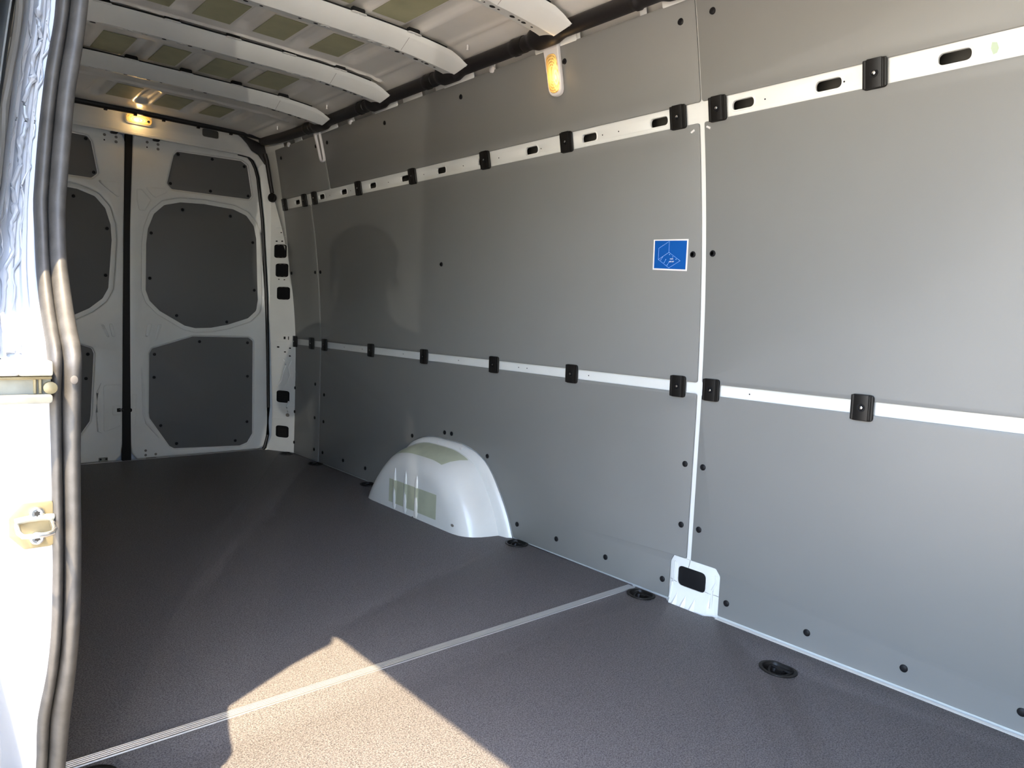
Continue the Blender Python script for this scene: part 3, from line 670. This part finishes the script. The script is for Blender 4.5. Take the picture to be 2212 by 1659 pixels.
# ---- zinc-plated guide track across the pillar
FYP = 1.1255
tk = empty('guide_track', (-0.8844, FYP, 0.7708), 'zinc-plated door guide track ending on the sunlit pillar', 'guide track')
def prism(poly, y0, y1): return plate(poly, [], y1-y0, .0015, lambda u, v, w: (u, y1-w, v))
finish(prism(rect(-0.9674, 0.7758, -0.8777, 0.7948, .004, 3), FYP-.034, FYP), 'track_tube', 'alu', tk)
finish(prism(rect(-0.8786, 0.7758, -0.8420, 0.7948, .003, 3), FYP-.038, FYP), 'track_cap', 'zinc_grey', tk)
finish(prism(rect(-0.9674, 0.7500, -0.8420, 0.7758, .002, 2), FYP-.020, FYP), 'track_web', 'zinc_grey', tk)
finish(prism(rect(-0.9674, 0.7708, -0.8420, 0.7745, .001, 2), FYP-.030, FYP), 'track_lip', 'zinc', tk)
finish(prism(rect(-0.9674, 0.7401, -0.8420, 0.7513, .004, 3), FYP-.034, FYP), 'track_lip', 'zinc_grey', tk)
for x in (-0.8603, -0.8545):
    finish(prism(rect(x-.0015, 0.7517, x+.0015, 0.7708), FYP-.026, FYP), 'end_bracket', 'zinc', tk)
finish(tube([(-0.8437, FYP-.019, 0.7592), (-0.8437, FYP-.028, 0.7592), (-0.8437, FYP-.030, 0.7592)], [.008, .008, .003], 16), 'track_rivet', 'zinc', tk)

# ---- door striker
SY = FYP-.004
st = empty('door_striker', (-0.8636, SY, 0.5741), 'yellow zinc latch striker plate with wire loop on white pillar', 'door striker')
pl_ = rpoly([(-0.8744, 0.6056), (-0.8894, 0.5882), (-0.8894, 0.5633), (-0.8728, 0.5434), (-0.8396, 0.5434), (-0.8396, 0.6056)], .005, 3)
finish(plate(pl_, [], .004, .0012, lambda u, v, w: (u, SY-w, v)), 'striker_plate', 'zinc', st)
finish(tube([(-0.8811, SY-0.004, 0.5790), (-0.8811, SY-0.028, 0.5732), (-0.8777, SY-0.038, 0.5707), (-0.8694, SY-0.040, 0.5699), (-0.8528, SY-0.040, 0.5699), (-0.8454, SY-0.038, 0.5707), (-0.8420, SY-0.028, 0.5732), (-0.8420, SY-0.004, 0.5790)], .0034, 12), 'striker_loop', 'steel', st)
finish(tube([(-0.8827, SY-0.005, 0.5824), (-0.8678, SY-0.007, 0.5849), (-0.8512, SY-0.007, 0.5849), (-0.8396, SY-0.005, 0.5832)], .0046, 10), 'loop_base', 'zinc_grey', st)
for z in (0.5915, 0.5575):
    s = finish(tube([(-0.8586, SY-.003, z), (-0.8586, SY-.0085, z), (-0.8586, SY-.0105, z), (-0.8586, SY-.010, z)], [.0088, .0084, .0062, .0043], 20), 'screw', 'steel', st)
    star = [(-0.8586+(.0040 if k % 2 else .0027)*cos(pi*k/6), z+(.0040 if k % 2 else .0027)*sin(pi*k/6)) for k in range(12)]
    finish(plate(star, [], .001, 0, lambda u, v, w: (u, SY-.0099-w, v)), 'star_socket', 'dark', s)

# ---- wheel arch
ar = empty('wheel_arch', (.80, archY, 0), 'glossy white rounded wheel arch cover rising from the floor by the wall', 'wheel arch')
layers = [(.7130, .27, .345, .185, 2.3), (.7145, .295, .372, .203, 2.2), (.720, .325, .398, .222, 2.1), (.733, .352, .412, .243, 2.0), (.755, .376, .424, .264, 1.93), (.785, .392, .434, .282, 1.9),
          (.82, .403, .442, .295, 1.88), (.85, .410, .446, .303, 1.87), (.858, .413, .448, .305, 1.87), (.861, .424, .452, .314, 1.88), (.868, .452, .462, .325, 1.9), (.885, .466, .466, .328, 1.92)]
def arow(x, aR, aL, h, n_, cnt=48, z0=-.004):
    out = []
    for k in range(cnt+1):
        t = pi*k/cnt; cc = cos(t); a = aL if cc > 0 else aR; d = (1 if cc > 0 else -1)*abs(cc)**.9
        out.append((x, archY+a*d, max(z0, h*arch_g(d)) if 0 < k < cnt else z0))
    return out
rows = [arow(*l) for l in layers]
f0 = [[(.7128, archY+(p[1]-archY)*s, max(-.004, p[2]*s)) for p in rows[0]] for s in (.02, .5)]
finish(loft(f0+rows), 'arch_shell', 'paint', ar, ang=50)
for y in (2.749, 2.661, 2.573):
    pts = [(.7138, y+.004, .19), (.7118, y+.003, .165), (.7105, y, .06), (.711, y, .02), (.7135, y, .004)]
    finish(tube(pts, [.002, .009, .0115, .0115, .004], 12, flat=.55, upv=(1, 0, 0)), 'pressed_rib', 'paint', ar)
def ribw(y):
    return max([0]+[max(0, 1-(abs(y-r)/.012)**2)*.0062 for r in (2.749, 2.661, 2.573)])
n_ = 60
rows = []
for i in range(n_+1):
    y = 2.425+(2.797-2.425)*i/n_
    rows.append([(.7120-ribw(y)-.0009, y, zz) for zz in (.030, .07, .10, .136)])
finish(loft(rows), 'foam_pad', 'film_arch', ar, ang=60)
rows = []
for i in range(25):
    f = i/24; r = []
    for j, (x, aR, aL, h, nn) in enumerate(layers[4:8]):
        y0, y1 = 2.455+(2.395-2.455)*j/3, 2.83+(2.735-2.83)*j/3; y = y0+(y1-y0)*f; a_ = aL if y > archY else aR
        zz = h*arch_g((y-archY)/a_); r.append((x-.001, y, zz+.0015))
    rows.append(r)
finish(loft(rows), 'foam_pad', 'film_arch', ar, ang=60)
for y in (2.64, 2.47): finish(tube([(.874, y, .310), (.862, y, .313), (.860, y, .313)], [.008, .008, .004], 12), 'flange_pin', 'stick_w', ar)
finish(plate(circ(2.31, .035, .006, 12, ru=.010), [], .002, .0008, lambda u, v, w: (.7145-w, u, v)), 'body_plug', 'greyplug', ar)

# ---- tie-down ring cups in the floor
def ring(loc, label, flip=1):
    cx, cy = loc
    t = empty('tie_down_ring', (cx, cy, 0), label, 'tie-down ring', 'recessed tie-down rings in the floor')
    rim = [(x-0, y) for x, y in dshape(cx, cy, 1.04, flip)]; inn = dshape(cx, cy, .84, flip)
    finish(plate(rim, [inn], .0035, .0015, lambda u, v, w: (u, v, w)), 'cup_rim', 'plastic', t)
    a = dshape(cx, cy, .85, flip); b = dshape(cx, cy, .66, flip)
    bm = loft([[(x, y, .001) for x, y in a], [(x, y, -.020) for x, y in b], [(cx, cy, -.021) for x, y in b]], closed=True)
    finish(bm, 'cup', 'plastic', t, ang=60)
    pts = [(cx+flip*.020, cy-.026, -.006)]+[(cx+flip*(.020-.042*sin(pi*k/12)), cy-.028*cos(pi*k/12), -.005-.004*sin(pi*k/12)) for k in range(13)]+[(cx+flip*.020, cy+.026, -.006), (cx+flip*.020, cy-.026, -.006)]
    finish(tube(pts, .0038, 8), 'ring', 'plastic', t)
    finish(box(cx+flip*.012-.008, cy-.012, -.018, cx+flip*.012+.008, cy+.012, -.004, .003), 'ring_block', 'plastic', t)
    finish(tube([(cx+flip*.027, cy+.030, -.012), (cx+flip*.027, cy+.030, -.0015), (cx+flip*.027, cy+.030, 0)], [.0034, .0034, .0015], 10), 'pin', 'steel', t)
    return t
RL = ['black recessed tie-down ring nearest the camera, farthest out from the grey wall', 'black recessed tie-down ring at the wall end of the joint strip', 'black recessed tie-down ring just in front of the wheel arch',
      'black recessed tie-down ring half hidden behind the wheel arch', 'black recessed tie-down ring at the foot of the far panel seam', 'black recessed tie-down ring in the rear corner beside the white pillar']
for p, l in zip(rings, RL): ring(p, l)
ring(left_ring, 'black recessed tie-down ring at the door side end of the joint strip', -1)

# ---- black panel clips on the two rails
def clip(Y, Z, label, group):
    t = empty('panel_clip', (wx(Z), Y, Z), label, 'panel clip', group)
    wm = lambda off: (lambda u, v, w: (wx(v)+.0005-w-off, u, v))
    body = plate(rect(Y-.0285, Z-.034, Y+.0285, Z+.034, .010, 5), [], .0085, .003, wm(0), bres=2)
    for s in (-1, 1):
        u0, u1 = sorted((Y+s*.0205, Y+s*.0280))
        merge(body, plate(rect(u0, Z-.0325, u1, Z+.0325, .003, 3), [], .002, .001, wm(.0078)))
    finish(body, 'clip_body', 'plastic', t)
    finish(plate(rect(Y-.0175, Z-.0335, Y+.0175, Z+.0335, .0012, 2), [], .0040, .0012, wm(.0078)), 'clip_band', 'plastic', t)
    x = wx(Z)-.0113
    finish(tube([(x, Y, Z), (x-.0012, Y, Z), (x-.0012, Y, Z), (x+.001, Y, Z)], [.0105, .0100, .0075, .0068], 20), 'screw_cup', 'plug', t)
    finish(tube([(x+.002, Y, Z), (x-.002, Y, Z), (x-.003, Y, Z)], [.0046, .0042, .0015], 14), 'screw', 'steel', t)
    return t
UPC = [(.806, 'large black clip on the upper rail of the near panel, nearest the camera'), (1.241, 'black upper rail clip just right of the white panel seam'), (1.377, 'black upper rail clip just left of the white panel seam'),
       (1.848, 'black upper rail clip below the lit wall lamp'), (2.302, 'black upper rail clip overlapping a rail slot at mid wall'), (2.825, 'black upper rail clip above the round panel screw'),
       (3.318, 'black upper rail clip next after the far panel seam towards the camera'), (3.811, 'upper rail clip on the near side of the far panel seam'), (3.938, 'upper rail clip on the rear side of the far panel seam'), (4.207, 'rearmost upper rail clip against the white pillar')]
LOC = [(.803, 'large black clip on the lower rail of the near panel, nearest the camera'), (1.253, 'black lower rail clip just right of the white panel seam'), (1.375, 'black lower rail clip just left of the white panel seam'),
       (1.844, 'first lower rail clip left of the white seam pair'), (2.291, 'black lower rail clip above and right of the wheel arch'), (2.803, 'black lower rail clip above the left shoulder of the wheel arch'),
       (3.292, 'black lower rail clip midway between wheel arch and far seam'), (3.813, 'lower rail clip on the near side of the far panel seam'), (3.979, 'lower rail clip on the rear side of the far panel seam'), (4.209, 'rearmost lower rail clip against the white pillar')]
for lst, Z, g in ((UPC, 1.4975, 'black clips along the upper rail'), (LOC, .6885, 'black clips along the lower rail')):
    first = clip(lst[0][0], Z, lst[0][1], g)
    for y, l in lst[1:]: dup(first, (0, y-lst[0][0], 0), l)

# ---- blue sticker with the load diagram
sk = empty('wall_sticker', (wx(1.1), 1.42, 1.1), 'square blue sticker with white border and line drawing on grey panel', 'sticker')
C4 = [(1.484, 1.148), (1.351, 1.143), (1.357, 1.0465), (1.489, 1.054)]
def stm(off): return lambda u, v, w: (wx(v)-.0012-w-off, u, v)
finish(plate(C4, [], .0004, 0, stm(0), [1.06, 1.08, 1.1, 1.12]), 'sticker_border', 'stick_w', sk, smooth=False)
finish(plate([(1.4788, 1.1445), (1.3565, 1.1385), (1.3625, 1.0515), (1.4835, 1.0585)], [], .0003, 0, stm(.0004), [1.06, 1.08, 1.1, 1.12]), 'sticker_field', 'stick_b', sk, smooth=False)
def line(pts, wd=.0007, cl=False):
    bm = bmesh.new(); P = pts+[pts[0]] if cl else pts
    for a, b in zip(P, P[1:]):
        a, b = Vector(a), Vector(b); d = (b-a).normalized(); n = Vector((-d.y, d.x))*wd/2; a = a-d*wd*.3; b = b+d*wd*.3
        merge(bm, plate([tuple(a+n), tuple(b+n), tuple(b-n), tuple(a-n)], [], .0002, 0, stm(.0007)))
    return bm
def wig(a, b, n=12, amp=.0008):
    return [(a[0]+(b[0]-a[0])*i/n+(amp if i % 2 else 0), a[1]+(b[1]-a[1])*i/n+(amp if i % 2 else 0)*.6) for i in range(n+1)]
A_, B_, Cc, D_, E_, F_ = (1.4226, 1.1392), (1.4642, 1.1196), (1.4662, 1.0853), (1.4242, 1.058), (1.3817, 1.0783), (1.4244, 1.106)
dg = line([F_, A_]); merge(dg, line(wig(A_, B_))); merge(dg, line([B_, Cc, D_])); merge(dg, line(wig(D_, E_))); merge(dg, line([E_, F_, Cc]))
for (a, b) in (((1.4494, 1.0925), (1.4560, 1.0835)), ((1.4365, 1.0845), (1.4432, 1.075)), ((1.4240, 1.0765), (1.4312, 1.067))):
    merge(dg, line([a, b]))
    for q in (a, b): merge(dg, plate(circ(*q, .0013, 8), [], .0002, 0, stm(.0007)))
for q in ((1.4225, 1.0992), (1.410, 1.0915), (1.3977, 1.0835)): merge(dg, plate(circ(*q, .0013, 8), [], .0002, 0, stm(.0007)))
finish(dg, 'sticker_drawing', 'stick_l', sk, smooth=False)
def text(body, u, v, size, name):
    cu = bpy.data.curves.new('t', 'FONT'); cu.body = body; cu.size = size; cu.align_x = 'CENTER'; cu.extrude = .00008; cu.offset = .0001
    o = bpy.data.objects.new('t', cu); me = bpy.data.meshes.new_from_object(o); bpy.data.objects.remove(o); bpy.data.curves.remove(cu)
    bm = bmesh.new(); bm.from_mesh(me); bpy.data.meshes.remove(me)
    apply(bm, lambda a, b, c: stm(.0008)(u-a, v+b, c)); bmesh.ops.reverse_faces(bm, faces=bm.faces)
    finish(bm, name, 'stick_w', sk, smooth=False)
text('4 kN', 1.4145, 1.0835, .0060, 'sticker_text')
text('400 daN', 1.4145, 1.0755, .0052, 'sticker_text')

# ---- lamps
# wall lamp: white tongue with ribbed amber lens
LY, LZ = 1.868, 1.725
wl = empty('wall_lamp', (wx(1.72), LY, 1.72), 'lit amber oval lamp in white housing at the top of the wall', 'interior lamp')
tong = rpoly([(LY-.034, 1.81), (LY-.032, 1.648), (LY+.032, 1.648), (LY+.036, 1.81)], [.002, .031, .031, .002], 8)
lm = lambda off: (lambda u, v, w: (wx(v)-.002-w-off, u, v))
finish(plate(tong, [], .018, .005, lm(0), [1.67, 1.7, 1.74, 1.78], bres=3), 'lamp_housing', 'stick_w', wl)
ln_ = rpoly([(LY-.026, 1.778), (LY-.025, 1.656), (LY+.023, 1.656), (LY+.024, 1.778)], [.022, .024, .024, .022], 8)
lensR = lens_mat('amber_lens_wall', 0, (-.02, -.016, -.018), (.12, .036, .085), 5.5)
M['lens_line'] = lens_mat('amber_lens_line', 0, (-.02, -.016, -.018), (.16, .075, .16), 4.5, ring=0)
finish(plate(ln_, [], .006, .0028, lm(.016), [1.68, 1.7, 1.72, 1.74, 1.76], bres=2), 'lamp_lens', lensR, wl)
ring_bm = bmesh.new()
for s in (.96, .80, .64, .48, .32):
    cxu, cv = LY-.001, 1.717
    q = [(cxu+(u-cxu)*s, cv+(v-cv)*(s*.9+.1)) for u, v in ln_]; q2 = [(cxu+(u-cxu)*(s-.055), cv+(v-cv)*(s*.9+.1-.022)) for u, v in ln_]
    merge(ring_bm, plate(q, [q2], .0012, .0005, lm(.0218)))
finish(ring_bm, 'lens_ring', 'lens_line', wl)
# rear lamp over the doors
rl = empty('rear_lamp', (.052, 4.37, 1.857), 'lit warm oval lamp on the header above the rear doors', 'interior lamp')
hm = lambda off: (lambda u, v, w: (u, 4.375-w-off, v))
finish(plate(rect(-.019, 1.832, .122, 1.889, .027, 8), [], .014, .005, hm(0), bres=3), 'lamp_housing', 'stick_w', rl)
lensH = lens_mat('amber_lens_header', 0, (-.006, -.02, 0), (.085, .10, .034), 7.5, ring=1.1)
M['lens_line2'] = lens_mat('amber_header_line', 0, (-.006, -.02, 0), (.13, .12, .06), 4.0, ring=0)
rlens = rect(-.013, 1.838, .116, 1.883, .022, 8)
finish(plate(rlens, [], .005, .0024, hm(.0125), bres=2), 'lamp_lens', lensH, rl)
rb = bmesh.new()
for k_ in (.96, .76, .56): merge(rb, plate(rect(.0515-.0645*k_, 1.8605-.0225*k_, .0515+.0645*k_, 1.8605+.0225*k_, .021*k_, 6), [rect(.0515-.0645*k_+.003, 1.8605-.0225*k_+.002, .0515+.0645*k_-.003, 1.8605+.0225*k_-.002, .019*k_, 6)], .001, .0004, hm(.0172)))
finish(rb, 'lens_ring', 'lens_line2', rl)
finish(plate(circ(.098, 1.857, .007, 12), [], .002, .0008, hm(.0170)), 'lamp_switch', 'dark', rl)
for loc, d, e, rad in (((.045, 4.325, 1.855), (0, -1, .5), 1.4, .012), ((wx(1.7)-.045, LY, 1.70), (-1, -.1, -.3), .5, .02)):
    L = bpy.data.lights.new('lamp_glow', 'POINT'); L.energy = e*.22; L.color = (1, .62, .24); L.shadow_soft_size = rad
    o = bpy.data.objects.new('lamp_glow', L); COL.objects.link(o); o.location = loc
# blank lamp housing further back
bl = empty('lamp_blank', (wx(1.72), 3.645, 1.72), 'unlit white lamp recess hanging below the roof duct at the far seam', 'lamp recess')
tong = rpoly([(3.612, 1.81), (3.614, 1.662), (3.664, 1.662), (3.676, 1.81)], [.002, .024, .024, .002], 6)
tin = rpoly([(3.618, 1.800), (3.619, 1.668), (3.652, 1.668), (3.658, 1.800)], [.006, .02, .02, .006], 6)
finish(plate(tong, [tin], .014, .004, lm(0), [1.7, 1.75], bres=2), 'recess_rim', 'stick_w', bl)
finish(plate(offset(tin, .003), [], .002, 0, lm(.001)), 'recess_back', 'panel', bl)

# ---- cable duct under the roof edge
dk = empty('cable_duct', (.70, 2.0, 1.83), 'black ribbed cable duct along the roof edge and across the rear header', 'cable duct')
pts, rad = [], []
bl_ = [b+.062 for b in (3.469, 2.905, 2.351, 1.80, 1.25, .70, .15)]
y = YF
while y < 4.30:
    r = .0265; dx = 0
    for b in bl_:
        d = abs(y-b)
        r = max(r, .0265+.013*(1-sstep(.035, .085, d))); dx = max(dx, .006*(1-sstep(.03, .09, d)))
        if .15 < y-b < .172: r = max(r, .030)
    pts.append((.702-dx, y, spline([(0, 1.831), (3.4, 1.831), (4.0, 1.838), (4.3, 1.862)], y))); rad.append(r); y += .008
finish(tube(pts, rad, 14), 'duct_tube', 'duct', dk)
for b in bl_[:4]:
    c = finish(tube([(.702, b+.108, 1.831), (.702, b+.112, 1.831), (.702, b+.150, 1.831), (.702, b+.154, 1.831)], [.022, .0285, .0285, .022], 14), 'duct_collar', 'plastic', dk)
    finish(tube([(.702, b+.155, 1.831), (.702, b+.158, 1.831)], .0275, 14), 'collar_edge', 'greyplug', c)
finish(tube([(-.80, 4.305, 1.880), (-.4, 4.305, 1.884), (0, 4.305, 1.887), (.4, 4.305, 1.887), (.60, 4.30, 1.886), (.68, 4.285, 1.878), (.705, 4.25, 1.866)], .0175, 10, flat=1.0), 'rear_duct', 'duct', dk)
for x in (-.28, -.12, .02, .16, .34, .52):
    finish(box(x-.008, 4.298, 1.862, x+.008, 4.312, 1.872, .001), 'duct_tooth', 'plastic', dk)
finish(plate(rpoly([(.555, 1.90), (.60, 1.875), (.635, 1.845), (.665, 1.808), (.705, 1.790), (.745, 1.74), (.775, 1.74), (.765, 1.82), (.745, 1.905)], .012, 3), [], .020, .006, lambda u, v, w: (u, frame_y(u)-.010-w, v), bres=2), 'corner_cover', 'duct', dk)
dp = [(.738, 1.80, 4.35), (.748, 1.76, 4.345), (.758, 1.70, 4.343), (.768, 1.64, 4.34), (.779, 1.575, 4.335)]
finish(tube([(x, y_, z) for x, z, y_ in dp], .0125, 10), 'drop_duct', 'duct', dk)
g = (.783, 4.338, 1.548)
nrm = Vector((-.868, -.496, 0))
finish(tube([Vector(g)-nrm*.004, Vector(g)+nrm*.010, Vector(g)+nrm*.013], [.0265, .0265, .022], 20), 'grommet', 'plastic', dk)
finish(tube([Vector(g)+nrm*.012, Vector(g)+nrm*.016, Vector(g)+nrm*.017], [.018, .018, .014], 20), 'grommet_cap', 'plug', dk)
# brackets peeping out under the duct
br = bmesh.new()
for y in (1.83, 2.38, 2.935, 3.50, 1.28):
    merge(br, plate(rpoly([(y-.07, 1.80), (y+.13, 1.80), (y+.13, 1.818), (y+.05, 1.822), (y-.02, 1.838), (y-.07, 1.838)], .004, 2), [], .006, .002, lambda u, v, w: (wx(v)+.003-w, u, v)))
finish(br, 'roof_bracket', 'paint', wall)
for y in (2.20, 3.30, 4.02):
    finish(tube([(wx(1.8)+.004, y, 1.806), (wx(1.8)-.006, y, 1.806), (wx(1.8)-.008, y, 1.806)], [.013, .013, .008], 14), 'roof_button', 'stick_w', wall)

# ---- the photographer, standing outside the opening with the phone held up
def skin_body(name, verts, edges, radii, mname, parent, sub=2):
    me = bpy.data.meshes.new(name); me.from_pydata(verts, edges, []); o = bpy.data.objects.new(name, me); COL.objects.link(o)
    md = o.modifiers.new('skin', 'SKIN'); sb = o.modifiers.new('sub', 'SUBSURF'); sb.levels = sub; sb.render_levels = sub
    sv = me.skin_vertices[0].data if me.skin_vertices else None
    if sv is None:
        bm = bmesh.new(); bm.from_mesh(me); lay = bm.verts.layers.skin.verify(); bm.to_mesh(me); bm.free(); sv = me.skin_vertices[0].data
    for i, r_ in enumerate(radii): sv[i].radius = r_ if isinstance(r_, tuple) else (r_, r_); sv[i].use_root = (i == 0)
    dg_ = bpy.context.evaluated_depsgraph_get(); dg_.update()
    me2 = bpy.data.meshes.new_from_object(o.evaluated_get(dg_)); bpy.data.objects.remove(o)
    bm = bmesh.new(); bm.from_mesh(me2); bpy.data.meshes.remove(me2)
    return bm
PX_, PY_ = -1.175, -.29
ph = empty('person', (PX_, PY_, -.66), 'person in dark clothes standing outside the opening, holding up a phone', 'person')
fd = Vector((sin(.60), cos(.60), 0)); sd_ = Vector((cos(.60), -sin(.60), 0))
def L_(a, b, z): v = Vector((PX_, PY_, 0))+sd_*a+fd*b; return (v.x, v.y, z)
cx_, cy_, cz_ = -1.0034, 0.0, .8722
back = -fw
hl = Vector((cx_, cy_, cz_))+back*.03-rt*.085-up*.035; hr = Vector((cx_, cy_, cz_))+back*.03+rt*.075-up*.035
V = [L_(0, 0, .28), L_(0, -.01, .45), L_(0, -.01, .64), L_(0, 0, .76), L_(0, .01, .83), L_(0, .035, .90), L_(0, .04, .97), L_(0, .035, 1.04),
     L_(-.17, 0, .745), L_(-.24, .06, .50), tuple(hl-fd*.10-Vector((0, 0, .12))), tuple(hl),
     L_(.17, 0, .745), L_(.24, .06, .50), tuple(hr-fd*.10-Vector((0, 0, .12))), tuple(hr),
     L_(-.10, 0, .20), L_(-.11, .02, -.20), L_(-.12, 0, -.57), L_(-.13, .13, -.625),
     L_(.10, 0, .20), L_(.11, .02, -.20), L_(.12, 0, -.57), L_(.13, .13, -.625)]
E_ = [(0, 1), (1, 2), (2, 3), (3, 4), (4, 5), (5, 6), (6, 7), (3, 8), (8, 9), (9, 10), (10, 11), (3, 12), (12, 13), (13, 14), (14, 15), (0, 16), (16, 17), (17, 18), (18, 19), (0, 20), (20, 21), (21, 22), (22, 23)]
Rr = [(.15, .11), (.14, .10), (.16, .11), (.10, .09), (.058, .058), (.075, .085), (.085, .10), (.06, .075), .062, .045, .034, .026, .062, .045, .034, .026, .085, .058, .042, .035, .085, .058, .042, .035]
bm = skin_body('body', V, E_, Rr, None, ph)
o = finish(bm, 'body', mat('navy_clothing', (.03, .035, .05), .85), ph, ang=80)
o.data.materials.append(mat('skin_tone', (.50, .30, .21), .55))
neck = Vector(L_(0, .02, .83))
for p in o.data.polygons:
    c = p.center+Vector((PX_, PY_, -.66))
    if c.z > .80+.03 and (c-Vector(L_(0, .03, .95))).length < .22 or (c-hl).length < .085 or (c-hr).length < .085: p.material_index = 1
hair = bmesh.new(); bmesh.ops.create_icosphere(hair, subdivisions=3, radius=1)
bmesh.ops.scale(hair, verts=hair.verts, vec=(.102, .112, .098))
for v in hair.verts: v.co *= 1+.03*sin(v.co.x*190)*cos(v.co.z*150)
bmesh.ops.rotate(hair, verts=hair.verts, cent=(0, 0, 0), matrix=Matrix.Rotation(-.60, 3, 'Z'))
bmesh.ops.translate(hair, verts=hair.verts, vec=Vector(L_(0, .015, 1.005)))
finish(hair, 'hair', mat('dark_hair', (.03, .02, .014), .7), ph)
for hnd, sgn in ((hl, 1), (hr, -1)):
    fb = bmesh.new()
    for k in range(4):
        a = hnd+up*(.040-.020*k)-back*0; b = a+rt*sgn*.020+back*-.002; c = b+rt*sgn*(.022-.003*abs(k-1)); 
        merge(fb, tube([tuple(a-rt*sgn*.004), tuple(b-fw*.006), tuple(c-fw*.012)], [.0092, .0085, .0065], 8))
    merge(fb, tube([tuple(hnd-fw*.008), tuple(hnd-fw*.022+rt*sgn*.022+up*.01), tuple(hnd-fw*.022+rt*sgn*.042+up*.012)], [.0115, .0105, .0075], 8))
    finish(fb, 'fingers', bpy.data.materials['skin_tone'], ph)
fb = bmesh.new()
face = Vector(L_(0, .135, .93))
merge(fb, tube([tuple(face+Vector((0, 0, .03))-fd*.012), tuple(face+fd*.004), tuple(face+Vector((0, 0, -.008))-fd*.004)], [.006, .013, .010], 8))
finish(fb, 'nose', bpy.data.materials['skin_tone'], ph)
for sg in (-1, 1):
    e = Vector(L_(sg*.088, .03, .935)); finish(tube([tuple(e-Vector((0, 0, .028))), tuple(e+sd_*sg*.008), tuple(e+Vector((0, 0, .028)))], [.006, .013, .008], 8), 'ear', bpy.data.materials['skin_tone'], ph)
    e = Vector(L_(sg*.032, .118, .955)); finish(tube([tuple(e-fd*.006), tuple(e+fd*.002), tuple(e+fd*.004)], [.012, .010, .004], 12), 'eye', 'plastic', ph)
finish(tube([L_(-.025, .118, .895), L_(-.01, .128, .893), L_(.01, .128, .893), L_(.025, .118, .895)], [.003, .006, .006, .003], 8), 'mouth', mat('lip_tone', (.42, .18, .15), .5), ph)
pn = empty('mobile_phone', Vector((cx_, cy_, cz_))+back*.02, 'black mobile phone held up by the person outside the opening', 'phone')
def phm(u, v, w_): q = Vector((cx_, cy_, cz_))+back*(.022-w_)+rt*(u)+up*(v); return (q.x, q.y, q.z)
finish(plate(rect(-.075, -.060, .075, .014, .010, 5), [], .008, .002, phm), 'phone_body', 'plastic', pn)
